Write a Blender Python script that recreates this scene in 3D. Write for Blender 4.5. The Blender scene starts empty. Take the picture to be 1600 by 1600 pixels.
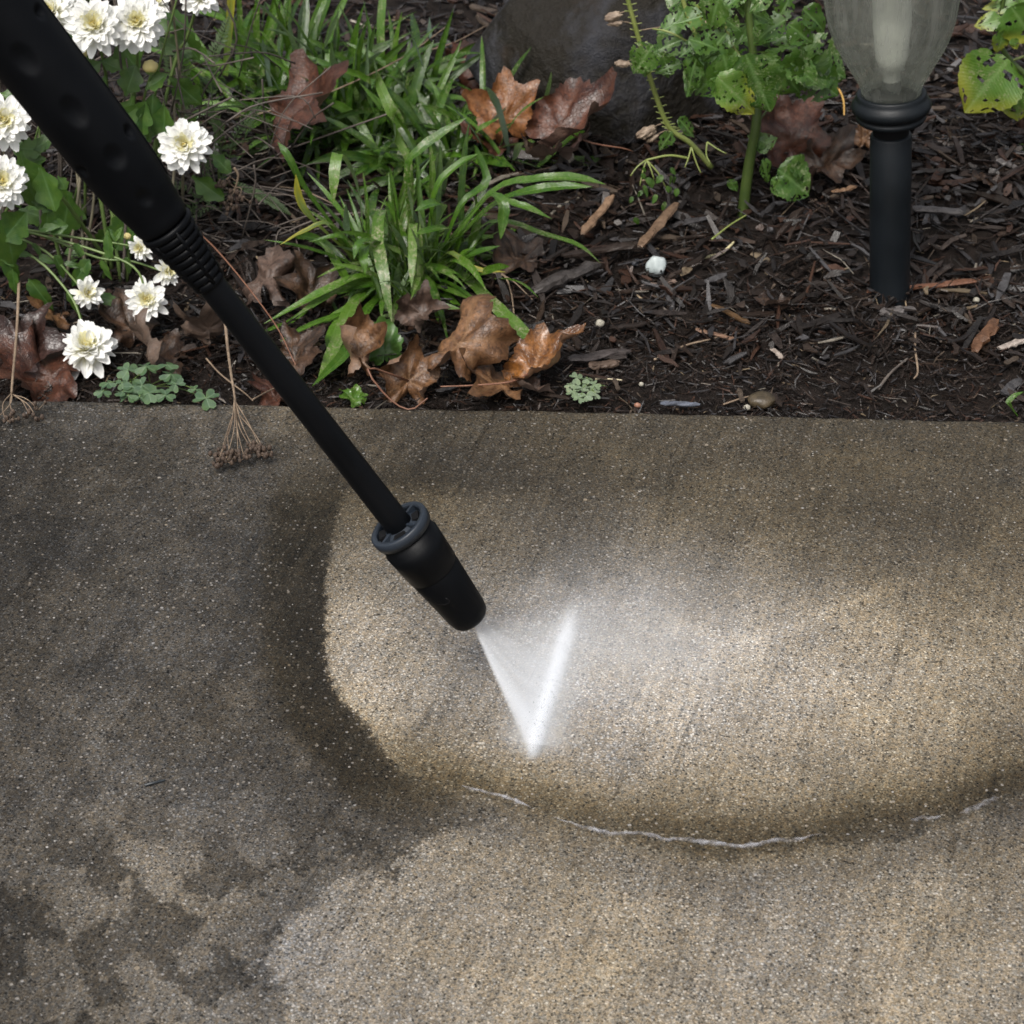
import bpy, math, random
import numpy as np
from mathutils import Vector, Matrix, noise as mnoise

R = math.radians
random.seed(7)
rng = np.random.default_rng(7)
scene = bpy.context.scene
COL = scene.collection

# ------------------------------------------------------------------ camera
CAM_H = 1.03
PITCH = R(34.0)
FOV = R(26.0)
F = 800.0 / math.tan(FOV / 2)                    # focal length in pixels of a 1600 px picture
C = Vector((0.0, 0.0, CAM_H))
FWD = Vector((0, math.cos(PITCH), -math.sin(PITCH)))
UPV = Vector((0, math.sin(PITCH), math.cos(PITCH)))
RGT = Vector((1, 0, 0))

cam_data = bpy.data.cameras.new('camera')
cam_data.angle = FOV
cam_data.clip_start = 0.05
cam_data.clip_end = 400
cam_data.dof.use_dof = True
cam_data.dof.focus_distance = 1.74
cam_data.dof.aperture_fstop = 17.0
cam = bpy.data.objects.new('camera', cam_data)
cam.location = C
cam.rotation_euler = (R(90) - PITCH, 0, 0)
COL.objects.link(cam)
scene.camera = cam

# ------------------------------------------------------------------ sky, sun, exposure (overcast)
SUN_EL, SUN_AZ = R(58), R(205)                   # high behind the camera, a little from the left
world = bpy.data.worlds.new('World')
scene.world = world
world.use_nodes = True
wn = world.node_tree
sky = wn.nodes.new('ShaderNodeTexSky')
sky.sky_type = 'NISHITA'
sky.sun_disc = False
sky.sun_elevation = SUN_EL
sky.sun_rotation = SUN_AZ
sky.air_density = 1.0
sky.dust_density = 6.0
sky.ozone_density = 1.0
hs = wn.nodes.new('ShaderNodeHueSaturation')     # cloud cover takes most of the blue out of the sky
hs.inputs['Saturation'].default_value = 0.35
bg = wn.nodes['Background']
bg.inputs['Strength'].default_value = 0.08
wn.links.new(sky.outputs[0], hs.inputs['Color'])
wn.links.new(hs.outputs[0], bg.inputs['Color'])

sun_data = bpy.data.lights.new('sun', 'SUN')
sun_data.energy = 1.5
sun_data.angle = R(22)
sun_data.color = (1.0, 0.96, 0.90)
sun = bpy.data.objects.new('sun', sun_data)
sd = Vector((math.sin(SUN_AZ) * math.cos(SUN_EL), math.cos(SUN_AZ) * math.cos(SUN_EL), math.sin(SUN_EL)))
sun.rotation_euler = sd.to_track_quat('Z', 'Y').to_euler()
sun.location = (0, 0, 5)
COL.objects.link(sun)

scene.view_settings.view_transform = 'Standard'
scene.view_settings.look = 'None'
scene.view_settings.gamma = 1.0
scene.view_settings.use_curve_mapping = False
scene.view_settings.exposure = 1.12
scene.cycles.volume_bounces = 4
scene.cycles.max_bounces = 10
scene.cycles.transparent_max_bounces = 16

# ------------------------------------------------------------------ pixel -> place helpers
def ray(px, py):
    return FWD + RGT * ((px - 800) / F) + UPV * ((800 - py) / F)

def P(px, py, z=0.0):                            # point of the ray at height z
    r = ray(px, py)
    return C + r * ((z - C.z) / r.z)

def PY(px, py, Y):                               # point of the ray on the upright plane y = Y
    r = ray(px, py)
    return C + r * (Y / r.y)

def PD(px, py, d):                               # point of the ray at depth d
    return C + ray(px, py) * d

def depth(p):
    return (Vector(p) - C).dot(FWD)

def mpp(p):                                      # metres per pixel at a place
    return depth(p) / F

E0, E1 = P(0, 622), P(1600, 656)                 # back edge of the slab
EDGE_DIR = (E1 - E0).normalized()
EDGE_N = Vector((-EDGE_DIR.y, EDGE_DIR.x, 0))
if EDGE_N.y < 0: EDGE_N = -EDGE_N

def edge_dist(x, y):
    return (x - E0.x) * EDGE_N.x + (y - E0.y) * EDGE_N.y

def smooth01(t):
    t = np.clip(t, 0, 1)
    return t * t * (3 - 2 * t)

def fbm(x, y, z=0.0, o=4):
    return mnoise.fractal(Vector((x, y, z)), 0.8, 2.0, o)

def bed_z(x, y):
    e = edge_dist(x, y)
    left = float(smooth01((0.05 - x) / 0.25))
    z = -0.006 - 0.022 * left + 0.05 * float(smooth01((e - 0.0) / 0.7))
    fade = float(smooth01(e / 0.03))
    z += fade * (0.008 * fbm(x * 9, y * 9) + 0.004 * fbm(x * 40, y * 40, 3.1))
    return z

def G(px, py, lift=0.0):                         # point on the bed under a pixel
    p = P(px, py, 0)
    for _ in range(4):
        p = P(px, py, bed_z(p.x, p.y) + lift)
    return p

def S(px, py, lift=0.0):                         # on the slab or the bed, whichever is under the pixel
    p = P(px, py, lift)
    return p if edge_dist(p.x, p.y) < 0 else G(px, py, lift)

# ------------------------------------------------------------------ object helpers
def tag(o, label=None, cat=None, group=None, kind=None):
    if label: o['label'] = label
    if cat: o['category'] = cat
    if group: o['group'] = group
    if kind: o['kind'] = kind
    return o

def empty(name, loc, label=None, cat=None, group=None, kind=None, parent=None):
    o = bpy.data.objects.new(name, None)
    o.empty_display_size = 0.02
    o.location = loc
    COL.objects.link(o)
    if parent: o.parent = parent
    return tag(o, label, cat, group, kind)

WORLD_LOC = {}
def wl(o):                                       # world location of an (unrotated) empty chain
    v = Vector((0, 0, 0))
    while o is not None:
        v += o.location
        o = o.parent
    return v

def make_mesh(name, verts, faces, mat, smooth=True, uv=None, attrs=None, colors=None):
    me = bpy.data.meshes.new(name)
    if isinstance(verts, np.ndarray): verts = verts.tolist()
    if isinstance(faces, np.ndarray): faces = faces.tolist()
    me.from_pydata(verts, [], faces)
    if mat: me.materials.append(mat)
    if smooth: me.polygons.foreach_set('use_smooth', [True] * len(me.polygons))
    if uv is not None:
        lay = me.uv_layers.new(name='UVMap')
        li = np.zeros(len(me.loops), dtype=np.int32)
        me.loops.foreach_get('vertex_index', li)
        lay.data.foreach_set('uv', np.asarray(uv, dtype=np.float32)[li].ravel())
    for k, a in (attrs or {}).items():
        at = me.attributes.new(k, 'FLOAT', 'POINT')
        at.data.foreach_set('value', np.asarray(a, dtype=np.float32))
    for k, a in (colors or {}).items():
        at = me.attributes.new(k, 'FLOAT_COLOR', 'POINT')
        at.data.foreach_set('color', np.asarray(a, dtype=np.float32).ravel())
    me.update()
    return me

def link(name, me, parent=None, loc=None, M=None):
    o = bpy.data.objects.new(name, me)
    COL.objects.link(o)
    if parent: o.parent = parent
    if M is not None: o.matrix_local = M
    elif loc is not None: o.location = loc
    return o

def obj(name, verts, faces, mat, parent=None, origin=None, smooth=True, **kw):
    """verts in world space; stored relative to the parent's (or origin's) place"""
    off = wl(parent) if parent else (Vector(origin) if origin is not None else Vector((0, 0, 0)))
    v = np.asarray([tuple(q) for q in verts], dtype=np.float64) - np.array(off)
    me = make_mesh(name, v, faces, mat, smooth, **kw)
    o = link(name, me, parent)
    if not parent: o.location = off
    return o

import bmesh
def outward(me):
    bm = bmesh.new(); bm.from_mesh(me)
    bmesh.ops.recalc_face_normals(bm, faces=bm.faces)
    bm.to_mesh(me); bm.free()

class MB:
    def __init__(self): self.v, self.f = [], []
    def add(self, v, f):
        n = len(self.v)
        self.v += [tuple(q) for q in v]
        self.f += [tuple(i + n for i in q) for q in f]
        return self
    def build(self, name, mat, parent=None, **kw):
        return obj(name, self.v, self.f, mat, parent, **kw)

def catmull(pts, n):
    pts = [Vector(p) for p in pts]
    if len(pts) == 2:
        return [pts[0].lerp(pts[1], i / (n - 1)) for i in range(n)]
    ext = [pts[0] * 2 - pts[1]] + pts + [pts[-1] * 2 - pts[-2]]
    out, m = [], len(pts) - 1
    for i in range(n):
        t = i / (n - 1) * m
        k = min(int(t), m - 1)
        u = t - k
        a, b, c, d = ext[k], ext[k + 1], ext[k + 2], ext[k + 3]
        out.append(0.5 * ((2 * b) + (c - a) * u + (2 * a - 5 * b + 4 * c - d) * u * u + (3 * b - a - 3 * c + d) * u ** 3))
    return out

def tube(pts, rad, seg=6, cap=True):
    pts = [Vector(p) for p in pts]
    n = len(pts)
    if not hasattr(rad, '__len__'): rad = [rad] * n
    v, f = [], []
    nrm = None
    for i, p in enumerate(pts):
        t = (pts[min(i + 1, n - 1)] - pts[max(i - 1, 0)])
        if t.length < 1e-9: t = Vector((0, 0, 1))
        t.normalize()
        if nrm is None:
            nrm = t.cross(Vector((0.3, 0.2, 1))).normalized()
        nrm = (nrm - t * nrm.dot(t)).normalized()
        b = t.cross(nrm)
        for k in range(seg):
            a = 2 * math.pi * k / seg
            v.append(p + (nrm * math.cos(a) + b * math.sin(a)) * rad[i])
    for i in range(n - 1):
        for k in range(seg):
            k2 = (k + 1) % seg
            f.append((i * seg + k, i * seg + k2, (i + 1) * seg + k2, (i + 1) * seg + k))
    if cap:
        f.append(tuple(range(seg))[::-1])
        f.append(tuple((n - 1) * seg + k for k in range(seg)))
    return v, f

def lathe(prof, o, ax, e1, seg=48, rfun=None):
    """prof: (s, r) along the axis ax from o; e1 a unit vector at angle 0"""
    ax, e1 = Vector(ax).normalized(), Vector(e1)
    e1 = (e1 - ax * e1.dot(ax)).normalized()
    e2 = ax.cross(e1)
    v, f = [], []
    for s, r in prof:
        for k in range(seg):
            a = 2 * math.pi * k / seg
            rr = r if rfun is None else rfun(s, a, r)
            v.append(Vector(o) + ax * s + (e1 * math.cos(a) + e2 * math.sin(a)) * rr)
    for i in range(len(prof) - 1):
        for k in range(seg):
            k2 = (k + 1) % seg
            f.append((i * seg + k, i * seg + k2, (i + 1) * seg + k2, (i + 1) * seg + k))
    return v, f

def blob(center, rx, ry, rz, seed=0, amp=0.2, freq=1.5, sub=2, rot=0.0, facet=0.0):
    """a lumpy stone: a displaced subdivided icosahedron"""
    t = (1 + 5 ** 0.5) / 2
    vs = [Vector(q).normalized() for q in [(-1, t, 0), (1, t, 0), (-1, -t, 0), (1, -t, 0), (0, -1, t), (0, 1, t), (0, -1, -t), (0, 1, -t), (t, 0, -1), (t, 0, 1), (-t, 0, -1), (-t, 0, 1)]]
    fs = [(0, 11, 5), (0, 5, 1), (0, 1, 7), (0, 7, 10), (0, 10, 11), (1, 5, 9), (5, 11, 4), (11, 10, 2), (10, 7, 6), (7, 1, 8), (3, 9, 4), (3, 4, 2), (3, 2, 6), (3, 6, 8), (3, 8, 9), (4, 9, 5), (2, 4, 11), (6, 2, 10), (8, 6, 7), (9, 8, 1)]
    for _ in range(sub):
        cache, nf = {}, []
        def mid(a, b):
            k = (min(a, b), max(a, b))
            if k not in cache:
                vs.append(((vs[a] + vs[b]) / 2).normalized()); cache[k] = len(vs) - 1
            return cache[k]
        for a, b, c in fs:
            ab, bc, ca = mid(a, b), mid(b, c), mid(c, a)
            nf += [(a, ab, ca), (b, bc, ab), (c, ca, bc), (ab, bc, ca)]
        fs = nf
    out = []
    cr, sr = math.cos(rot), math.sin(rot)
    rr = random.Random(seed)
    planes = [(Vector((rr.gauss(0, 1), rr.gauss(0, 1), rr.gauss(0, 1))).normalized(), rr.uniform(0.72, 0.95)) for _ in range(int(facet))]
    for q in vs:
        d = 1 + amp * mnoise.fractal(q * freq + Vector((seed * 3.7, seed, 0)), 0.9, 2.0, 4)
        p = q * d
        for n_, h_ in planes:
            k = p.dot(n_)
            if k > h_: p = p - n_ * (k - h_) * 0.9
        x, y, z = p.x * rx, p.y * ry, p.z * rz
        out.append(Vector(center) + Vector((x * cr - y * sr, x * sr + y * cr, z)))
    return out, fs

# ------------------------------------------------------------------ material helpers
class NT:
    def __init__(self, name):
        self.m = bpy.data.materials.new(name)
        self.m.use_nodes = True
        self.t = self.m.node_tree
        self.t.nodes.clear()
        self.out = self.t.nodes.new('ShaderNodeOutputMaterial')
    def n(self, typ, **kw):
        nd = self.t.nodes.new('ShaderNode' + typ)
        ins = kw.pop('i', {})
        for k, v in kw.items(): setattr(nd, k, v)
        for k, v in ins.items(): self.set(nd, k, v)
        return nd
    def set(self, nd, k, v):
        s = nd.inputs[k]
        if isinstance(v, bpy.types.NodeSocket): self.t.links.new(v, s)
        elif isinstance(v, bpy.types.Node): self.t.links.new(v.outputs[0], s)
        else:
            if hasattr(s.default_value, '__len__') and not isinstance(v, str):
                v = tuple(v) if hasattr(v, '__len__') else (v,) * 3
                if len(s.default_value) == 4 and len(v) == 3: v = v + (1,)
            s.default_value = v
    def math(self, op, a, b=None, clamp=False):
        nd = self.n('Math', operation=op); nd.use_clamp = clamp
        self.set(nd, 0, a)
        if b is not None: self.set(nd, 1, b)
        return nd.outputs[0]
    def mix(self, f, a, b, blend='MIX'):
        nd = self.n('Mix', data_type='RGBA', blend_type=blend)
        self.set(nd, 0, f); self.set(nd, 6, a); self.set(nd, 7, b)
        return nd.outputs[2]
    def ramp(self, f, stops):
        nd = self.n('ValToRGB')
        el = nd.color_ramp.elements
        while len(el) > 1: el.remove(el[-1])
        for i, (p, c) in enumerate(stops):
            e = el[0] if i == 0 else el.new(p)
            e.position = p
            e.color = tuple(c) + (1,) if hasattr(c, '__len__') else (c, c, c, 1)
        self.set(nd, 0, f)
        return nd.outputs[0]
    def maprange(self, v, a, b, c=0.0, d=1.0, smooth=False):
        nd = self.n('MapRange')
        if smooth: nd.interpolation_type = 'SMOOTHSTEP'
        for k, x in zip((0, 1, 2, 3, 4), (v, a, b, c, d)): self.set(nd, k, x)
        return nd.outputs[0]
    def noise(self, vec, scale, detail=4, rough=0.55, dist=0.0):
        nd = self.n('TexNoise', i={'Scale': scale, 'Detail': detail, 'Roughness': rough, 'Distortion': dist})
        if vec is not None: self.set(nd, 'Vector', vec)
        return nd.outputs[0]
    def vor(self, vec, scale, rnd=1.0, feature='F1'):
        nd = self.n('TexVoronoi', feature=feature, i={'Scale': scale, 'Randomness': rnd})
        self.set(nd, 'Vector', vec)
        return nd
    def coord(self): return self.n('TexCoord').outputs['Object']
    def bump(self, h, strength, dist, normal=None):
        nd = self.n('Bump', i={'Strength': strength, 'Distance': dist, 'Height': h})
        if normal is not None: self.set(nd, 'Normal', normal)
        return nd.outputs[0]
    def pbsdf(self, **kw):
        nd = self.n('BsdfPrincipled')
        for k, v in kw.items(): self.set(nd, k.replace('_', ' '), v)
        return nd
    def done(self, sh):
        self.t.links.new(sh.outputs[0] if isinstance(sh, bpy.types.Node) else sh, self.out.inputs['Surface'])
        return self.m

def plastic(name, col, rough=0.45, bump=0.15, scale=900, spec=0.5):
    t = NT(name)
    co = t.coord()
    n1 = t.noise(co, scale, 3)
    n2 = t.noise(co, 14, 5)
    c = t.mix(t.maprange(n2, 0.35, 0.7), tuple(x * 0.75 for x in col), tuple(x * 1.25 for x in col))
    r = t.maprange(n2, 0.3, 0.7, rough - 0.07, rough + 0.1)
    return t.done(t.pbsdf(Base_Color=c, Roughness=r, Normal=t.bump(n1, bump, 0.0004), **{'Specular IOR Level': spec}))

def simple(name, c1, c2, scale=60, rough=0.6, bump=0.3, bscale=300, bdist=0.001, coat=0.0):
    t = NT(name)
    co = t.coord()
    c = t.mix(t.maprange(t.noise(co, scale, 5), 0.3, 0.7), c1, c2)
    oi = t.n('ObjectInfo')
    c = t.mix(0.35, c, t.mix(oi.outputs['Random'], (0.4, 0.4, 0.4), (1.6, 1.6, 1.6)), 'MULTIPLY') if False else c
    return t.done(t.pbsdf(Base_Color=c, Roughness=rough, Normal=t.bump(t.noise(co, bscale, 4), bump, bdist), **{'Coat Weight': coat, 'Coat Roughness': 0.15}))

def leafy(name, c1, c2, vein, back, rough=0.38, transl=0.25, scars=0.0, yellow=0.0, scar_col=(0.27, 0.27, 0.15), always=False):
    """live leaf: UV u across (0.5 = midrib), v along"""
    t = NT(name)
    co = t.coord()
    oi = t.n('ObjectInfo').outputs['Random']
    uv = t.n('UVMap')
    sx = t.n('SeparateXYZ', i={0: uv.outputs[0]})
    u, v = sx.outputs[0], sx.outputs[1]
    mid = t.math('ABSOLUTE', t.math('SUBTRACT', u, 0.5))
    base = t.mix(oi, c1, c2)
    base = t.mix(t.maprange(t.noise(co, 130, 4), 0.35, 0.7), base, t.mix(0.22, base, (0.16, 0.24, 0.03)))
    rib = t.maprange(mid, 0.0, 0.07, 1.0, 0.0, True)
    base = t.mix(t.math('MULTIPLY', rib, 0.5), base, vein)
    # fine side veins
    w = t.n('TexWave', wave_type='BANDS', bands_direction='Y', i={'Scale': 7.0, 'Distortion': 1.5, 'Detail': 2})
    cv = t.n('CombineXYZ', i={0: u, 1: t.math('SUBTRACT', v, t.math('MULTIPLY', mid, 0.5)), 2: 0.0})
    t.set(w, 'Vector', cv.outputs[0])
    base = t.mix(t.math('MULTIPLY', w.outputs[1], 0.12), base, vein)
    if yellow:
        base = t.mix(t.math('MULTIPLY', t.maprange(t.math('ADD', v, t.math('MULTIPLY', mid, 0.7)), 0.55, 1.1, 0, 1, True), yellow), base, (0.42, 0.34, 0.03))
    if scars:
        pick = 1.0 if always else t.maprange(t.math('FRACT', t.math('MULTIPLY', oi, 7.31)), 0.35, 0.8)
        sc = t.math('MULTIPLY', t.maprange(t.noise(co, 300, 5, 0.72, 0.5), 0.53 - 0.03 * scars, 0.66 - 0.03 * scars), t.maprange(t.noise(co, 55, 3), 0.42, 0.58))
        base = t.mix(t.math('MULTIPLY', t.math('MULTIPLY', sc, pick), 0.85), base, scar_col)
        sp = t.maprange(t.noise(co, 420, 2), 0.70, 0.74)
        base = t.mix(t.math('MULTIPLY', sp, 0.7), base, (0.03, 0.02, 0.01))
    geo = t.n('NewGeometry')
    col = t.mix(geo.outputs['Backfacing'], base, t.mix(0.6, base, back))
    h = t.math('ADD', t.math('MULTIPLY', rib, -0.6), t.math('ADD', t.math('MULTIPLY', w.outputs[1], 0.3), t.noise(co, 260, 3)))
    nrm = t.bump(h, 0.45, 0.0008)
    b = t.pbsdf(Base_Color=col, Roughness=t.maprange(t.noise(co, 90, 3), 0.35, 0.65, rough - 0.12, rough + 0.12), Normal=nrm, **{'Specular IOR Level': 0.55})
    tr = t.n('BsdfTranslucent', i={'Color': t.mix(0.5, col, (0.25, 0.40, 0.05)), 'Normal': nrm})
    m = t.n('MixShader', i={0: transl, 1: b.outputs[0], 2: tr.outputs[0]})
    return t.done(m)

def dead_leaf(name, c1, c2, vein, rough=0.4, spots=0.5, coat=0.0, transl=0.12):
    """fallen leaf: vertex attribute 'vein' 1 on the veins, 'rad' 0 centre .. 1 edge"""
    t = NT(name)
    co = t.coord()
    va = t.n('Attribute', attribute_name='vein').outputs['Fac']
    ra = t.n('Attribute', attribute_name='rad').outputs['Fac']
    n1 = t.noise(co, 32, 6, 0.65)
    n2 = t.noise(co, 190, 5, 0.7)
    c = t.mix(t.maprange(n1, 0.36, 0.66), c1, c2)
    c = t.mix(t.math('MULTIPLY', t.maprange(n2, 0.45, 0.62), 0.75), c, tuple(x * 0.35 for x in c1))
    c = t.mix(t.math('MULTIPLY', t.maprange(t.noise(co, 75, 5, 0.7), 0.5, 0.64), 0.5), c, tuple(min(1, x * 1.5) for x in c2))
    c = t.mix(t.math('MULTIPLY', va, 0.55), c, vein)
    c = t.mix(t.math('MULTIPLY', t.maprange(t.math('ADD', ra, t.math('MULTIPLY', n1, 0.4)), 1.0, 1.3), 0.6), c, tuple(x * 0.3 for x in c1))
    sp = t.maprange(t.noise(co, 95, 3, 0.6, 0.5), 0.66, 0.70)
    c = t.mix(t.math('MULTIPLY', sp, spots), c, (0.012, 0.008, 0.006))
    geo = t.n('NewGeometry')
    c = t.mix(t.math('MULTIPLY', geo.outputs['Backfacing'], 0.4), c, t.mix(0.5, c2, (0.35, 0.27, 0.22)))
    # net veins in relief
    vo = t.vor(co, 260, 1.0, 'DISTANCE_TO_EDGE')
    h = t.math('ADD', t.math('MULTIPLY', t.maprange(vo.outputs[0], 0, 0.12), 0.4), t.math('ADD', t.math('MULTIPLY', va, 0.8), n2))
    nrm = t.bump(h, 0.55, 0.0009)
    b = t.pbsdf(Base_Color=c, Roughness=t.maprange(n1, 0.3, 0.7, rough - 0.1, rough + 0.12), Normal=nrm, **{'Coat Weight': coat, 'Coat Roughness': 0.12})
    tr = t.n('BsdfTranslucent', i={'Color': c, 'Normal': nrm})
    return t.done(t.n('MixShader', i={0: transl, 1: b.outputs[0], 2: tr.outputs[0]}))

# ------------------------------------------------------------------ concrete slab
# stains of the slab (dirty film, washed zone, wet rim), laid out by hand on the ground
OUT_PTS = [(0, 640, 79),(200, 640, 90),(400, 640, 97),(600, 650, 90),(800, 660, 86),(1000, 670, 86),(1200, 670, 83),(1400, 675, 79),(1600, 680, 83),(0, 740, 62),(200, 750, 73),(400, 750, 84),(560, 740, 78),(700, 740, 74),(850, 740, 77),(1000, 750, 88),(1200, 750, 96),(1400, 750, 92),(1600, 760, 83),(0, 850, 65),(200, 850, 75),(380, 850, 88),(470, 840, 73),(0, 950, 73),(200, 950, 84),(360, 950, 88),(440, 950, 63),(0, 1050, 80),(200, 1050, 88),(380, 1050, 90),(440, 1050, 63),(0, 1150, 88),(200, 1150, 93),(400, 1150, 90),(500, 1140, 67),(0, 1250, 90),(200, 1250, 95),(400, 1250, 93),(580, 1230, 69),(660, 1270, 82),(760, 1290, 112),(0, 1350, 76),(100, 1350, 86),(200, 1350, 104),(300, 1340, 115),(400, 1340, 93),(0, 1450, 73),(100, 1440, 86),(200, 1430, 110),(300, 1430, 97),(380, 1440, 82),(0, 1560, 71),(100, 1560, 84),(200, 1560, 93),(280, 1570, 110),(360, 1560, 100),(500, 1330, 86),(600, 1340, 87),(440, 1440, 89),(430, 1560, 93)]
DRY_PTS = [(480, 1440, 134),(520, 1560, 146),(600, 1400, 138),(600, 1480, 146),(600, 1560, 150),(700, 1340, 134),(800, 1350, 138),(800, 1450, 148),(800, 1560, 150),(1000, 1360, 134),(1000, 1450, 146),(1000, 1560, 148),(1200, 1370, 136),(1200, 1450, 148),(1200, 1560, 152),(1400, 1350, 130),(1400, 1450, 148),(1400, 1560, 152),(1600, 1330, 114),(1600, 1450, 130),(1600, 1560, 148)]
DRY_POLY = [(800,1272),(720,1296),(650,1322),(585,1362),(510,1396),(445,1424),(425,1470),(448,1530),(405,1610),(400,1900),(2400,1900),(2400,1100),(1640,1240),(1500,1290),(1400,1310),(1200,1335),(1000,1325),(880,1300)]
IN_PTS = [(540, 800, 78),(540, 880, 128),(540, 960, 162),(530, 1050, 172),(540, 1110, 156),(600, 800, 92),(620, 880, 130),(640, 960, 156),(640, 1060, 160),(620, 1120, 142),(660, 1180, 112),(700, 800, 96),(760, 840, 100),(800, 880, 102),(760, 960, 160),(760, 1060, 164),(720, 1150, 124),(800, 1180, 142),(840, 1240, 124),(900, 800, 84),(960, 860, 111),(1000, 950, 172),(900, 1000, 172),(900, 1080, 180),(1000, 1080, 184),(940, 1180, 176),(960, 1240, 140),(1000, 1290, 112),(1100, 800, 90),(1120, 880, 107),(1150, 960, 172),(1150, 1060, 184),(1150, 1150, 168),(1150, 1230, 148),(1150, 1300, 104),(1300, 800, 86),(1300, 880, 93),(1300, 960, 162),(1320, 1060, 176),(1320, 1150, 164),(1320, 1230, 132),(1330, 1280, 98),(1460, 800, 84),(1460, 880, 90),(1450, 960, 142),(1450, 1060, 162),(1440, 1150, 156),(1460, 1220, 112),(1600, 800, 83),(1600, 880, 95),(1600, 960, 136),(1600, 1060, 148),(1580, 1150, 112),(1600, 1210, 96)]
OVAL = [(560,700),(530,760),(512,830),(508,920),(507,990),(516,1050),(544,1105),(590,1152),(640,1210),(700,1235),(780,1262),(860,1285),(940,1308),(1020,1322),(1120,1334),(1220,1330),(1310,1312),(1400,1296),(1480,1286),(1560,1262),(1640,1230),(2200,1100),(2200,600),(700,600)]

def nw(px, py, pts, sig):
    num = np.zeros_like(px); den = np.zeros_like(px) + 1e-12
    for x, y, v in pts:
        w = np.exp(-((px - x) ** 2 + (py - y) ** 2) / (2 * sig * sig)) + 1e-7 / (1 + ((px - x) ** 2 + (py - y) ** 2) / 1e4)
        num += w * v; den += w
    return num / den

def poly_sd(px, py, poly):                       # signed distance, + inside
    d = np.full(px.shape, 1e9); ins = np.zeros(px.shape, bool)
    n = len(poly)
    for i in range(n):
        x0, y0 = poly[i]; x1, y1 = poly[(i + 1) % n]
        dx, dy = x1 - x0, y1 - y0
        t = np.clip(((px - x0) * dx + (py - y0) * dy) / (dx * dx + dy * dy), 0, 1)
        d = np.minimum(d, np.hypot(px - x0 - t * dx, py - y0 - t * dy))
        c = ((y0 > py) != (y1 > py)) & (px < (x1 - x0) * (py - y0) / (y1 - y0 + 1e-12) + x0)
        ins ^= c
    return np.where(ins, d, -d)

def to_px(x, y, z=0.0):
    dx, dy, dz = x - C.x, y - C.y, z - C.z
    dep = dy * FWD.y + dz * FWD.z
    dep = np.maximum(dep, 0.05)
    return 800 + F * dx / dep, 800 - F * (dy * UPV.y + dz * UPV.z) / dep

def vnoise(x, y, f, seed):                       # cheap vectorised value noise
    r = np.random.default_rng(seed); T = r.random((64, 64))
    xi, yi = np.floor(x * f).astype(int), np.floor(y * f).astype(int)
    fx, fy = x * f - xi, y * f - yi
    fx, fy = fx * fx * (3 - 2 * fx), fy * fy * (3 - 2 * fy)
    g = lambda a, b: T[a % 64, b % 64]
    return (g(xi, yi) * (1 - fx) + g(xi + 1, yi) * fx) * (1 - fy) + (g(xi, yi + 1) * (1 - fx) + g(xi + 1, yi + 1) * fx) * fy - 0.5

def vfbm(x, y, f, seed, o=4):
    return sum(vnoise(x, y, f * 2 ** k, seed + k) / 1.8 ** k for k in range(o))

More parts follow.
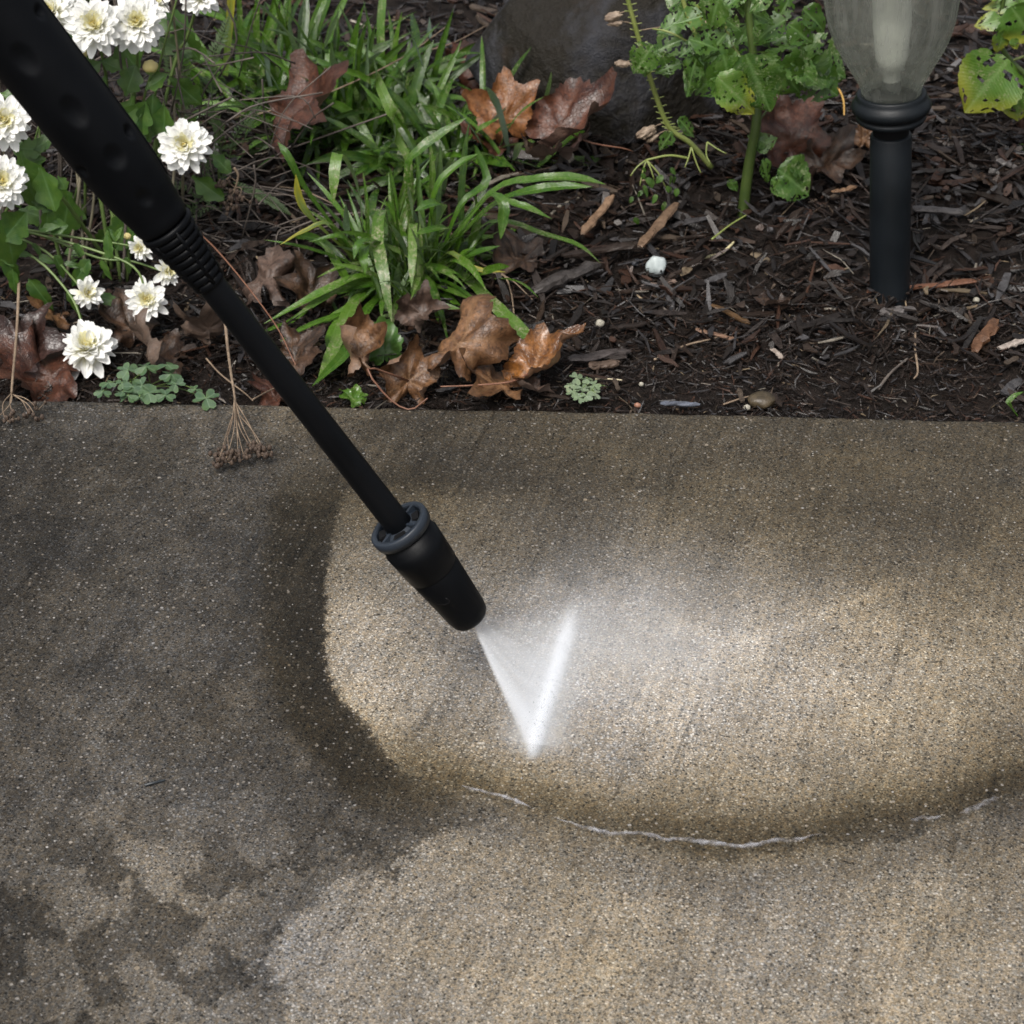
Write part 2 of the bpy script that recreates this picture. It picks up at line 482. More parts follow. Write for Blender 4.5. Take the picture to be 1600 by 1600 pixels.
TONE_K, TONE_B = 0.77, 0.007
def build_slab():
    dense = np.linspace(-0.62, 0.62, 470)
    us = np.concatenate([[-6, -3, -1.6, -1.0, -0.8], dense, [0.8, 1.0, 1.6, 3, 6]])       # along the edge
    ws = np.concatenate([[-2.2, -1.6, -1.2, -0.95], np.linspace(-0.86, -0.006, 400)])     # towards the edge
    mid = P(800, 640)
    mid = mid - EDGE_N * edge_dist(mid.x, mid.y)
    lip = [(-0.003, -0.0008), (-0.001, -0.003), (0.0, -0.007), (0.0006, -0.03), (0.001, -0.11)]
    W = np.concatenate([ws, [l[0] for l in lip]])
    Zs = np.concatenate([np.zeros(len(ws)), [l[1] for l in lip]])
    U, V = np.meshgrid(us, W)
    Z = np.repeat(Zs[:, None], len(us), 1)
    wob = 0.0022 * vfbm(U + 20, U * 0 + 3, 18, 5) + 0.0016 * vfbm(U + 20, U * 0 + 9, 90, 6)
    V = V + wob * np.clip((V + 0.05) / 0.05, 0, 1)
    X = mid.x + EDGE_DIR.x * U + EDGE_N.x * V
    Y = mid.y + EDGE_DIR.y * U + EDGE_N.y * V
    px, py = to_px(X, Y)
    oval = [(p.x, p.y) for p in catmull([(x, y, 0) for x, y in OVAL[:22]], 110)] + OVAL[22:]
    qx = px + 14 * vfbm(X + 9, Y + 9, 14, 11) ; qy = py + 12 * vfbm(X + 5, Y + 9, 14, 12)
    qx = qx + 5 * vfbm(X + 1, Y, 150, 61, 2); qy = qy + 4 * vfbm(X, Y + 1, 150, 62, 2)
    sd = poly_sd(qx, qy, oval)
    n1 = vfbm(0.87 * X - 0.5 * Y + 4, 0.87 * Y + 0.5 * X + 3, 11, 21, 4)
    n2 = vfbm(0.8 * X + 0.6 * Y + 3, 0.8 * Y - 0.6 * X + 3, 32, 22, 3)
    ox, oy = px + 60 * vfbm(X + 2, Y, 22, 31), py + 45 * vfbm(X, Y + 2, 22, 32)
    lo = nw(ox, oy, OUT_PTS, 68); li = nw(qx, qy, IN_PTS, 66)
    dsd = poly_sd(px + 70 * vfbm(X + 2, Y + 7, 26, 71, 6), py + 50 * vfbm(X + 7, Y + 2, 26, 72, 6), DRY_POLY)
    dry = smooth01((dsd + 22) / 44)
    ld = nw(px, py, DRY_PTS, 95)
    sharp = 22 + 22 * smooth01((py - 1130) / 140)                  # crisp at the left rim, softer below
    f = smooth01((sd + sharp) / (2 * sharp))
    f = np.where(py < 850, f * smooth01((py - 690) / 160), f)
    # wet rim just outside the washed zone
    rim = smooth01((sd + 112) / 34) * (1 - f) * smooth01((1330 - py) / 120) * smooth01((py - 690) / 120) * smooth01((780 - px) / 120)
    lo = lo * (1 - 0.20 * rim * (1 - dry))
    wetband = np.exp(-((sd + 30) / 40) ** 2) * smooth01((py - 1200) / 80)
    ld = ld * (1 - 0.16 * wetband)
    li = li + 14 * np.exp(-((sd - 50) / 45) ** 2) * smooth01((680 - px) / 60) * smooth01((py - 820) / 60) * smooth01((1160 - py) / 40)
    li = li - 38 * np.exp(-((sd - 22) / 40) ** 2) * smooth01((py - 1120) / 120)
    # mottled dark film in the lower left
    n3 = vfbm(0.94 * X + 0.34 * Y + 6, 0.6 * (0.94 * Y - 0.34 * X) + 6, 52, 41, 6)
    zone = np.maximum(smooth01((py - 1230) / 140) * smooth01((800 - px) / 240), 0.35 * smooth01((760 - px) / 200))
    mot = smooth01((n3 + 0.13) / 0.26)
    n4 = vfbm(0.6 * X + 0.8 * Y + 6, 0.6 * Y - 0.8 * X + 6, 24, 51, 5)
    # narrow paler line in the tone, sweeping up to the right
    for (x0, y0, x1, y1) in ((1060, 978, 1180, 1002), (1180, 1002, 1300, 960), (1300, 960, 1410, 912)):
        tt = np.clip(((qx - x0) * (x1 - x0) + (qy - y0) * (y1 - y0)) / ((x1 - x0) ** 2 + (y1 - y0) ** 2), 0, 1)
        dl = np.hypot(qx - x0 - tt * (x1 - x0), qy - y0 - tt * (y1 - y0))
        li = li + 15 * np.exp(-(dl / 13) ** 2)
    TN = lambda l: np.clip((np.clip(l * (1 + 0.09 * n1 + 0.09 * n2), 20, 230) / 255.0) ** 2.2 * TONE_K - TONE_B, 0.006, 0.7)
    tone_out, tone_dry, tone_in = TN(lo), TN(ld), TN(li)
    warm = 0.27 + 0.42 * f + 0.60 * rim + 0.40 * smooth01((900 - py) / 200) * smooth01((px - 300) / 300) + 0.35 * f * np.exp(-((sd - 22) / 50) ** 2) * smooth01((py - 1100) / 100) + 0.20 * smooth01((py - 1280) / 60) * smooth01((px - 460) / 200) + 0.3 * n1
    hot = f * smooth01(1.15 - np.hypot((px - 980) / 520, (py - 1010) / 260))
    warm = np.clip(warm - 0.45 * hot, 0, 1)
    wet = np.clip(np.maximum(f, rim) * smooth01((1345 - py) / 60) + 0.25 + 0.4 * smooth01((sd + 200) / 200) * (py < 900), 0, 1)
    wet = np.where(py > 1345, 0.15 + 0.2 * smooth01((500 - px) / 300), wet)
    film = f * smooth01(1 - np.abs(sd - 25) / 55) * smooth01((py - 1160) / 60)   # sheet of run-off along the lower rim
    film = np.maximum(film, f * smooth01(1 - np.hypot((px - 730) / 80, (py - 1165) / 60)))
    Z = Z + np.where(V < -0.008, 0.0006 * n1, 0)
    nr, nc = U.shape
    idx = np.arange(nr * nc).reshape(nr, nc)
    faces = np.stack([idx[:-1, :-1], idx[:-1, 1:], idx[1:, 1:], idx[1:, :-1]], -1).reshape(-1, 4)
    verts = np.stack([X, Y, Z], -1).reshape(-1, 3)

    t = NT('brushed_concrete')
    co = t.coord()
    A = lambda k: t.n('Attribute', attribute_name=k).outputs['Fac']
    warm_a, wet_a, film_a = A('warm'), A('wet'), A('film')
    d0 = P(700, 1270) - P(600, 1500)                 # direction of the broom strokes
    ang = math.atan2(d0.x, d0.y)
    rot = t.n('VectorRotate', i={'Vector': co, 'Angle': ang})
    rot.rotation_type = 'Z_AXIS'
    mp = t.n('Mapping', i={'Vector': rot.outputs[0], 'Scale': (1.0, 0.07, 1.0)})
    streak = t.noise(mp.outputs[0], 170, 5, 0.65, 0.35)
    rot2 = t.n('VectorRotate', i={'Vector': co, 'Angle': ang + 0.06})
    rot2.rotation_type = 'Z_AXIS'
    mp2 = t.n('Mapping', i={'Vector': rot2.outputs[0], 'Scale': (1.0, 0.045, 1.0)})
    streak2 = t.noise(mp2.outputs[0], 48, 4, 0.6, 0.3)
    scr = t.maprange(t.noise(mp2.outputs[0], 120, 3, 0.6, 0.2), 0.63, 0.70)      # deeper, rarer broom scratches
    v1 = t.vor(co, 330)
    v2 = t.vor(co, 500)
    v4 = t.vor(co, 1150)
    SC = lambda v: t.n('SeparateColor', i={0: v.outputs['Color']}).outputs
    s1, s2, s4 = SC(v1), SC(v2), SC(v4)
    def dots(v, sc, lo, r0, r1):                     # sand grains: a share of the cells, each of its own size
        on = t.maprange(sc[0], lo, lo + 0.02)
        rad = t.maprange(sc[1], 0, 1, r0, r1)
        e = t.maprange(t.math('SUBTRACT', v.outputs['Distance'], rad), -0.10, 0.06, 1, 0)
        return t.math('MULTIPLY', on, e)
    gr = dots(v1, s1, 0.52, 0.10, 0.46)
    gr2 = dots(v2, s2, 0.18, 0.18, 0.52)
    matrix = t.math('MULTIPLY', t.maprange(s4[0], 0, 1, 0.40, 1.25), t.maprange(t.noise(co, 340, 4, 0.75), 0.3, 0.7, 0.55, 1.22))
    ns = t.maprange(t.noise(co, 60, 6, 0.65), 0.3, 0.7, 0.88, 1.12)
    st = t.math('MULTIPLY', t.maprange(streak, 0.3, 0.7, 0.76, 1.2), t.math('MULTIPLY', t.maprange(streak2, 0.3, 0.7, 0.90, 1.1), t.maprange(scr, 0, 1, 1.0, 0.72)))
    k = t.math('MULTIPLY', matrix, t.math('MULTIPLY', ns, st))
    k = t.math('ADD', k, t.math('MULTIPLY', gr2, t.maprange(s2[2], 0, 1, -0.60, 1.15)))
    k = t.math('ADD', k, t.math('MULTIPLY', gr, t.maprange(s1[2], 0, 1, -0.50, 1.30)))
    # the edges of the dirty film break up along the grains of sand
    jit = t.math('ADD', t.math('MULTIPLY', t.math('SUBTRACT', s1[1], 0.5), 0.32), t.math('ADD', t.math('MULTIPLY', t.math('SUBTRACT', s4[1], 0.5), 0.25), t.math('MULTIPLY', t.math('SUBTRACT', t.noise(co, 240, 5, 0.7), 0.5), 0.9)))
    def crisp(m, amt=1.0):
        return t.maprange(t.math('ADD', m, t.math('MULTIPLY', jit, amt)), 0.30, 0.70, 0, 1, True)
    def lerp(a, b, f_): return t.math('ADD', a, t.math('MULTIPLY', t.math('SUBTRACT', b, a), f_))
    film_mul = t.math('ADD', 1.0, t.math('MULTIPLY', A('zone'), t.math('SUBTRACT', t.math('MULTIPLY', crisp(A('mottle'), 1.1), 0.72), 0.30)))
    tone_a = lerp(t.math('MULTIPLY', A('tone_out'), film_mul), A('tone_dry'), crisp(A('dry'), 1.2))
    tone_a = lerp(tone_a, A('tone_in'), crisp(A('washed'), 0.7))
    tint = t.mix(warm_a, (1.0, 0.965, 0.935), (1.21, 0.985, 0.64))
    hue = t.mix(s2[1], (1.10, 1.0, 0.86), (0.93, 0.99, 1.08))
    val = t.math('MULTIPLY', tone_a, t.math('MAXIMUM', t.math('MULTIPLY', k, 0.90), 0.12))
    base = t.mix(1.0, t.mix(1.0, tint, hue, 'MULTIPLY'), t.n('CombineColor', i={0: val, 1: val, 2: val}).outputs[0], 'MULTIPLY')
    # pale sand grains showing through the dirty film
    base = t.mix(t.math('MULTIPLY', t.math('MULTIPLY', gr, t.maprange(s1[2], 0.72, 0.95)), 0.6), base, t.mix(s2[0], (0.15, 0.12, 0.08), (0.27, 0.27, 0.28)))
    v3 = t.vor(co, 130)
    s3 = SC(v3)
    peb = t.math('MULTIPLY', t.maprange(s3[0], 0.955, 0.965), t.maprange(t.math('ADD', v3.outputs['Distance'], t.math('MULTIPLY', s3[1], 0.16)), 0.20, 0.25, 1, 0))
    base = t.mix(t.math('MULTIPLY', peb, 0.8), base, t.mix(s3[1], (0.22, 0.18, 0.13), (0.40, 0.40, 0.41)))
    # dark pits
    pit = t.math('MULTIPLY', t.maprange(s3[2], 0.93, 0.95), t.maprange(v3.outputs['Distance'], 0.12, 0.22, 1, 0))
    base = t.mix(t.math('MULTIPLY', pit, 0.7), base, (0.02, 0.017, 0.013))
    rough = t.maprange(wet_a, 0, 1, 0.78, 0.36)
    rough = t.mix(film_a, rough, 0.10)
    h = t.math('ADD', t.math('MULTIPLY', gr, 0.6), t.math('ADD', t.math('MULTIPLY', streak, 1.3), t.math('ADD', t.math('MULTIPLY', gr2, 0.4), t.math('MULTIPLY', scr, -0.5))))
    nrm = t.n('Bump', i={'Height': h, 'Distance': 0.0010, 'Strength': t.maprange(film_a, 0, 1, 1.0, 0.15)}).outputs[0]
    m = t.done(t.pbsdf(Base_Color=base, Roughness=rough, Normal=nrm, **{'Specular IOR Level': t.maprange(wet_a, 0, 1, 0.10, 0.16)}))
    r = lambda a: a.reshape(-1)
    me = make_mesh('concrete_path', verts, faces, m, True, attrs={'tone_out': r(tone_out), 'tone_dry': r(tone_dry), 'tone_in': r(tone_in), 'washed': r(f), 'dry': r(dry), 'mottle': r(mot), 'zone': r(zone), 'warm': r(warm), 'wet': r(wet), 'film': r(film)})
    return tag(link('concrete_path', me), 'stained brushed concrete path half washed clean by the water jet', kind='structure')

build_slab()

# ------------------------------------------------------------------ wide ground under everything
mt = simple('bare_earth', (0.020, 0.015, 0.011), (0.05, 0.04, 0.03), 8, 0.9)
g = obj('ground', [(-150, -150, -0.13), (150, -150, -0.13), (150, 150, -0.13), (-150, 150, -0.13)], [(0, 1, 2, 3)], mt, smooth=False)
tag(g, 'dark bare earth around the path and bed', kind='structure')

# ------------------------------------------------------------------ garden bed: soil, mulch, chips
def soil_mat():
    t = NT('damp_soil')
    co = t.coord()
    n1, n2 = t.noise(co, 45, 6, 0.7), t.noise(co, 420, 5, 0.7)
    c = t.mix(t.maprange(n1, 0.35, 0.65), (0.006, 0.0045, 0.0035), (0.016, 0.011, 0.009))
    c = t.mix(t.math('MULTIPLY', t.maprange(n2, 0.5, 0.7), 0.6), c, (0.028, 0.022, 0.018))
    return t.done(t.pbsdf(Base_Color=c, Roughness=0.75, Normal=t.bump(t.math('ADD', n1, n2), 0.9, 0.004), **{'Specular IOR Level': 0.15}))

us = np.concatenate([[-3, -1.5, -1], np.linspace(-0.8, 0.8, 150), [1, 1.5, 3]])
vs_ = np.concatenate([np.linspace(0.0015, 1.3, 130), [1.6, 2.2, 3.2]])
verts, ids = [], {}
for j, v in enumerate(vs_):
    for i, u in enumerate(us):
        p = E0.lerp(E1, 0.5) + EDGE_DIR * u + EDGE_N * v
        verts.append((p.x, p.y, bed_z(p.x, p.y) - 0.004))
nu = len(us)
faces = [(j * nu + i, j * nu + i + 1, (j + 1) * nu + i + 1, (j + 1) * nu + i) for j in range(len(vs_) - 1) for i in range(nu - 1)]
soil = obj('garden_bed', verts, faces, soil_mat())
tag(soil, 'dark mulched garden bed behind the concrete path', kind='structure')

def wood_mat(name):
    t = NT(name)
    co = t.coord()
    a = t.n('Attribute', attribute_name='tint').outputs['Color']
    n1 = t.noise(co, 160, 5, 0.7)
    c = t.mix(t.maprange(n1, 0.35, 0.7), t.mix(1.0, a, (0.55, 0.52, 0.5), 'MULTIPLY'), t.mix(1.0, a, (1.35, 1.35, 1.35), 'MULTIPLY'))
    return t.done(t.pbsdf(Base_Color=c, Roughness=t.maprange(n1, 0.3, 0.7, 0.2, 0.55), Normal=t.bump(t.noise(co, 700, 3), 0.6, 0.0008), **{'Specular IOR Level': 0.30}))

MULCH = wood_mat('shredded_bark')
PAL = 0.5 * np.array([(0.018, 0.0135, 0.0115), (0.028, 0.020, 0.0165), (0.042, 0.028, 0.021), (0.062, 0.032, 0.021), (0.045, 0.042, 0.044), (0.085, 0.082, 0.086), (0.11, 0.082, 0.06), (0.26, 0.20, 0.13), (0.33, 0.30, 0.25)])
PW = np.array([0.28, 0.26, 0.19, 0.10, 0.08, 0.05, 0.035, 0.010, 0.005])

def chips(n, umin, umax, vmin, vmax, Lr, Wr, Tr, lift, pw=PW, pitch=18):
    pw = pw / pw.sum()
    U = rng.uniform(umin, umax, n); V = rng.uniform(vmin, vmax, n)
    L = np.exp(rng.uniform(math.log(Lr[0]), math.log(Lr[1]), n))
    Wd = np.exp(rng.uniform(math.log(Wr[0]), math.log(Wr[1]), n))
    T = rng.uniform(*Tr, n) * np.sqrt(Wd / Wr[1])
    V = np.maximum(V, L * 0.35 + 0.002)
    m = E0.lerp(E1, 0.5)
    X = m.x + EDGE_DIR.x * U + EDGE_N.x * V; Y = m.y + EDGE_DIR.y * U + EDGE_N.y * V
    Zb = np.array([bed_z(a, b) for a, b in zip(X, Y)]) + rng.uniform(lift[0], lift[1], n)
    yaw = rng.uniform(0, 2 * math.pi, n); pt = np.radians(rng.normal(0, pitch, n)); rl = np.radians(rng.normal(0, 25, n))
    cy, sy, cp, sp, cr, sr = np.cos(yaw), np.sin(yaw), np.cos(pt), np.sin(pt), np.cos(rl), np.sin(rl)
    ax = np.stack([cy * cp, sy * cp, sp], -1)
    s0 = np.stack([-sy, cy, 0 * sy], -1); u0 = np.cross(ax, s0)
    sd_ = s0 * cr[:, None] + u0 * sr[:, None]; up = np.cross(ax, sd_)
    cen = np.stack([X, Y, Zb], -1)
    out = np.zeros((n, 12, 3))
    k = 0
    bow = rng.normal(0, 0.06, n) * L
    for s_, wk in ((-0.5, (0.25, 0.8)), (0.0, (0.9, 1.1)), (0.5, (0.15, 0.7))):
        w = rng.uniform(*wk, n)
        side_off = (bow if s_ == 0 else 0) + rng.normal(0, 0.12, n) * Wd
        for a, b in ((-1, -1), (1, -1), (1, 1), (-1, 1)):
            out[:, k] = cen + ax * (s_ * L)[:, None] + sd_ * (a * Wd * 0.5 * w + side_off)[:, None] + up * (b * T * 0.5 * rng.uniform(0.6, 1.1, n))[:, None]
            k += 1
    f1 = []
    for o in (0, 4):
        for a in range(4):
            b = (a + 1) % 4
            f1.append((o + a, o + b, o + 4 + b, o + 4 + a))
    f1 += [(3, 2, 1, 0), (8, 9, 10, 11)]
    fcs = (np.arange(n)[:, None, None] * 12 + np.array(f1)[None]).reshape(-1, 4)
    c = PAL[rng.choice(len(PAL), n, p=pw)] * rng.uniform(0.6, 1.5, (n, 1))
    cols = np.repeat(np.concatenate([c, np.ones((n, 1))], 1), 12, 0)
    return out.reshape(-1, 3), fcs, cols

parts = [chips(9000, -0.75, 0.75, 0.0, 0.24, (0.005, 0.024), (0.0006, 0.0022), (0.0006, 0.0016), (-0.003, 0.004)),
         chips(6500, -0.75, 0.75, 0.0, 0.16, (0.002, 0.009), (0.0005, 0.0020), (0.0005, 0.0014), (-0.002, 0.003)),
         chips(9500, -0.80, 0.80, 0.10, 0.60, (0.006, 0.055), (0.0007, 0.0095), (0.0008, 0.0026), (-0.003, 0.009)),
         chips(7000, -0.80, 0.80, 0.14, 0.80, (0.004, 0.016), (0.0006, 0.0030), (0.0006, 0.0020), (-0.003, 0.006)),
         chips(9000, -0.90, 0.90, 0.40, 1.35, (0.010, 0.055), (0.0014, 0.010), (0.001, 0.004), (-0.003, 0.013)),
         chips(1500, -2.0, 2.0, 0.2, 2.4, (0.02, 0.06), (0.003, 0.010), (0.001, 0.004), (-0.003, 0.012))]
vv, ff, cc, off = [], [], [], 0
for a, b, c in parts:
    vv.append(a); ff.append(b + off); cc.append(c); off += len(a)
me = make_mesh('mulch', np.concatenate(vv), np.concatenate(ff), MULCH, False, colors={'tint': np.concatenate(cc)})
tag(link('mulch', me, soil), 'fine shredded dark bark mulch', kind='stuff')

# larger chips: each a part of the bed
chip_meshes = []
for k in range(14):
    r = random.Random(100 + k)
    L, Wd, T = 1.0, r.uniform(0.10, 0.26), r.uniform(0.05, 0.09)
    v, f = [], []
    nseg = 6
    prof = [r.uniform(0.75, 1.1) for _ in range(nseg)]
    prof[0] *= r.uniform(0.3, 0.9); prof[-1] *= r.uniform(0.2, 0.8)
    for i in range(nseg):
        s = (i / (nseg - 1) - 0.5) * L
        oy, oz = r.gauss(0, 0.02), r.gauss(0, 0.015)
        for a, b in ((-1, -0.8), (0.1, -1), (1, -0.7), (1, 0.6), (0.0, 1.0), (-1, 0.7)):
            v.append((s + r.gauss(0, 0.02), oy + a * Wd / 2 * prof[i], oz + b * T / 2 * r.uniform(0.7, 1.2)))
    for i in range(nseg - 1):
        for a in range(6):
            b = (a + 1) % 6
            f.append((i * 6 + a, i * 6 + b, i * 6 + 6 + b, i * 6 + 6 + a))
    f.append(tuple(range(6))[::-1]); f.append(tuple((nseg - 1) * 6 + a for a in range(6)))
    c = PAL[[0, 1, 2, 3, 5, 2, 6, 1, 3, 4, 2, 1, 3, 5][k]] * r.uniform(0.9, 1.5)
    chip_meshes.append(make_mesh('wood_chip', np.array(v), f, MULCH, False, colors={'tint': np.tile(np.append(c, 1), (len(v), 1))}))

rc = random.Random(5)
def chip_xy():
    while True:
        px = rc.uniform(700, 1620) if rc.random() < 0.85 else rc.uniform(60, 700)
        py = rc.uniform(-30, 640)
        if rc.random() < 0.25 + 0.75 * (640 - py) / 640: return px, py
for k in range(270):
    px, py = chip_xy()
    p = G(px, py, 0.006)
    e = edge_dist(p.x, p.y)
    L = rc.uniform(0.018, 0.030) + 0.035 * rc.random() * min(1, e / 0.5)
    if e < L * 0.5: continue
    w = L * rc.uniform(0.6, 1.3)
    M = Matrix.Translation(p - wl(soil)) @ Matrix.Rotation(rc.uniform(0, 6.28), 4, 'Z') @ Matrix.Rotation(rc.gauss(0, 0.18), 4, 'Y') @ Matrix.Rotation(rc.gauss(0, 0.5), 4, 'X') @ Matrix.Diagonal((L, w, w, 1))
    link('wood_chip', rc.choice(chip_meshes), soil, M=M)
# ------------------------------------------------------------------ pressure washer wand
BLK = plastic('black_grip_plastic', (0.0016, 0.0020, 0.0028), 0.44, 0.25, 1400, 0.13)
BLK2 = plastic('black_tube_coating', (0.0018, 0.0022, 0.003), 0.36, 0.2, 2200, 0.18)
CAPM = plastic('sky_sheen_cap_plastic', (0.013, 0.018, 0.026), 0.42, 0.2, 1500, 0.4)  # black cap plastic with the bluish sky reflection put into its base colour
HOLE = plastic('dark_recess', (0.002, 0.002, 0.0025), 0.7, 0.1, 900, 0.2)

TIP = P(738, 968, 0.075)
D_TIP = depth(TIP)
FAR = PD(-16, 0, D_TIP - 0.27)
AX = (FAR - TIP).normalized()                    # from the nozzle back to the grip
E_CAM = (C - (TIP + FAR) / 2); E_CAM = (E_CAM - AX * E_CAM.dot(AX)).normalized()
E_LAT = AX.cross(E_CAM)

def s_at(py):                                    # place along the wand under a pixel row
    k = (800 - py) / F
    a = (TIP - C).dot(UPV) - k * (TIP - C).dot(FWD)
    b = AX.dot(UPV) - k * AX.dot(FWD)
    return -a / b
def ax_at(s): return TIP + AX * s
def rpx(py, hw): return hw * mpp(ax_at(s_at(py)))
def axpt(py, hw): return (s_at(py), rpx(py, hw))

def ax_pick(px, py):                             # pixel on the wand -> (s, angle)
    best = None
    for i in range(400):
        s = i * 0.0025
        q = ax_at(s)
        qx, qy = to_px(np.array([q.x]), np.array([q.y]), np.array([q.z]))
        dd = (qx[0] - px) ** 2 + (qy[0] - py) ** 2
        if best is None or dd < best[0]: best = (dd, s, qx[0], qy[0])
    _, s, qx, qy = best
    q = ax_at(s)
    lx, ly = E_LAT.dot(RGT), -E_LAT.dot(UPV)
    off = ((px - qx) * lx + (py - qy) * ly) / math.hypot(lx, ly) * mpp(q)
    return s, off

wand = empty('pressure_washer_wand', TIP, 'black plastic pressure washer wand held over the path with a ribbed sleeve and nozzle', 'spray wand')
# lance tube
v, f = lathe([(s_at(835), rpx(835, 22)), (s_at(640), rpx(640, 22)), (s_at(470), rpx(470, 22.5)), (s_at(400), rpx(400, 23))], TIP, AX, E_CAM, 40)
obj('lance_tube', v, f, BLK2, wand)
# grip with thumb dimples
dim = [(105, 160, 0.024, 0.30, 0.0042), (170, 232, 0.018, 0.30, 0.0036), (216, 296, 0.014, 0.26, 0.0030), (122, 263, 0.010, 0.22, 0.005), (197, 197, 0.010, 0.20, 0.005), (54, 12, 0.010, 0.22, 0.005), (30, 80, 0.024, 0.30, 0.0040)]
DM = []
for px, py, ls, la, dp in dim:
    s, off_ = ax_pick(px, py)
    r0 = rpx(min(max(py, 0), 300), 62)
    DM.append((s, math.asin(max(-0.93, min(0.93, off_ / r0))), ls / 2, la, dp))
def grip_r(s, a, r):
    aa = (a + math.pi) % (2 * math.pi) - math.pi
    for s0, a0, ls, la, dp in DM:
        d2 = ((s - s0) / ls) ** 2 + ((aa - a0) / la) ** 2
        if d2 < 1.0: r = r - 0.62 * dp * (1 - d2) ** 1.3
    return r
keys = [(352, 30), (350, 42), (344, 45), (330, 46.5), (300, 53), (270, 57), (230, 60), (180, 61.5), (120, 63), (60, 65), (0, 67), (-60, 68)]
kp = [axpt(a, b) for a, b in keys]
s_end = kp[-1][0] + 0.10
kp += [(s_end - 0.01, kp[-1][1]), (s_end, kp[-1][1] * 0.9), (s_end + 0.004, kp[-1][1] * 0.5)]
ks, kr = [k[0] for k in kp], [k[1] for k in kp]
ss = np.concatenate([np.linspace(ks[0], ks[3], 8), np.linspace(ks[3], ks[-3], 170)[1:], ks[-2:]])
prof = [(float(s), float(np.interp(s, ks, kr))) for s in ss]
v, f = lathe(prof, TIP, AX, E_CAM, 120, grip_r)
f += [tuple(range(120))[::-1], tuple(len(v) - 120 + k for k in range(120))]
obj('grip', v, f, BLK, wand)
# raised seam line along the grip's side
for sg in (0.62,):
    pts = [ax_at(s) + (E_CAM * math.cos(sg * 2.2) + E_LAT * math.sin(sg * 2.2)) * (np.interp(s, ks, kr) + 0.0002) for s in np.linspace(ks[4], ks[-4], 40)]
    v, f = tube(pts, 0.0006, 5)
    obj('seam', v, f, BLK, wand)
# flexible ribbed sleeve: a core and separate ribs
v, f = lathe([axpt(354, 32), axpt(395, 27), axpt(440, 23.5), axpt(446, 22.5)], TIP, AX, E_CAM, 40)
sleeve = obj('strain_sleeve', v, f, HOLE, wand)
nr_ = 9
for k in range(nr_):
    u = k / (nr_ - 1)
    py = 356 + (438 - 356) * u
    hw = 45 + (27.5 - 45) * u ** 0.85
    s0, r0 = axpt(py, hw)
    wd = 0.0024
    pr = [(s0 - wd, r0 * 0.72), (s0 - wd, r0 * 0.95), (s0 - wd * 0.6, r0), (s0 + wd * 0.6, r0), (s0 + wd, r0 * 0.95), (s0 + wd, r0 * 0.72)]
    v, f = lathe(pr, TIP, AX, E_CAM, 48)
    obj('sleeve_rib', v, f, BLK, sleeve)
for a in (-0.9, 0.15, 1.1, 2.6, 4.0):
    d = E_CAM * math.cos(a) + E_LAT * math.sin(a)
    pts = [ax_at(axpt(py, 1)[0]) + d * axpt(py, hw)[1] * 0.93 for py, hw in ((356, 45), (380, 38.5), (410, 32), (438, 27))]
    v, f = tube(pts, 0.0016, 6)
    obj('sleeve_bar', v, f, BLK, sleeve)
# nozzle
A_ = lambda py, hw: axpt(py, hw)
sR = s_at(826)
prof = [(0.0005, 0.002), (0.0, rpx(960, 20)), (0.0012, rpx(960, 27)), (0.004, rpx(960, 31)), (0.010, rpx(955, 33.5)), A_(930, 36.5), A_(893, 41.5), A_(891, 40.4), A_(889, 40.4), A_(887, 43), A_(860, 46), A_(846, 47.5), A_(845, 45), (sR - 0.0012, rpx(826, 45)), (sR - 0.0012, rpx(826, 10))]
v, f = lathe(prof, TIP, AX, E_CAM, 72)
noz = obj('nozzle', v, f, BLK, wand)
v, f = lathe([(sR - 0.0025, rpx(826, 46)), (sR - 0.003, rpx(826, 49)), (sR + 0.001, rpx(826, 50.5)), (sR + 0.0045, rpx(826, 50)), (sR + 0.0052, rpx(826, 48)), (sR + 0.005, rpx(826, 41)), (sR + 0.0035, rpx(826, 40)), (sR - 0.001, rpx(826, 40)), (sR - 0.001, rpx(826, 46))], TIP, AX, E_CAM, 64)
capo = obj('nozzle_cap', v, f, CAPM, noz)
v, f = lathe([(sR + 0.0006, rpx(826, 41)), (sR + 0.0024, rpx(826, 30)), (sR + 0.004, rpx(826, 23))], TIP, AX, E_CAM, 48)
obj('cap_face', v, f, CAPM, noz)
for k in range(4):
    a = 0.5 + k * math.pi / 2
    d = E_CAM * math.cos(a) + E_LAT * math.sin(a); d2 = AX.cross(d)
    r0, r1, w = rpx(826, 21), rpx(826, 41), 0.0011
    q = [ax_at(sR + h) + d * r + d2 * (w * sgn) for h in (0.0, 0.0052) for r in (r0, r1) for sgn in (-1, 1)]
    obj('cap_rib', q, [(0, 1, 3, 2), (4, 6, 7, 5), (0, 4, 5, 1), (2, 3, 7, 6), (0, 2, 6, 4), (1, 5, 7, 3)], CAPM, noz, smooth=False)
    a += 0.78
    d = E_CAM * math.cos(a) + E_LAT * math.sin(a); d2 = AX.cross(d)
    q = []
    for h in (0.0014, 0.0046):
        for r, w in ((rpx(826, 24), 0.0040), (rpx(826, 36), 0.0052)):
            for sgn in (-1, 1): q.append(ax_at(sR + h - 0.0006) + d * r + d2 * (w * sgn))
    obj('cap_slot', q, [(0, 1, 3, 2), (4, 6, 7, 5), (0, 4, 5, 1), (2, 3, 7, 6), (0, 2, 6, 4), (1, 5, 7, 3)], HOLE, noz, smooth=False)
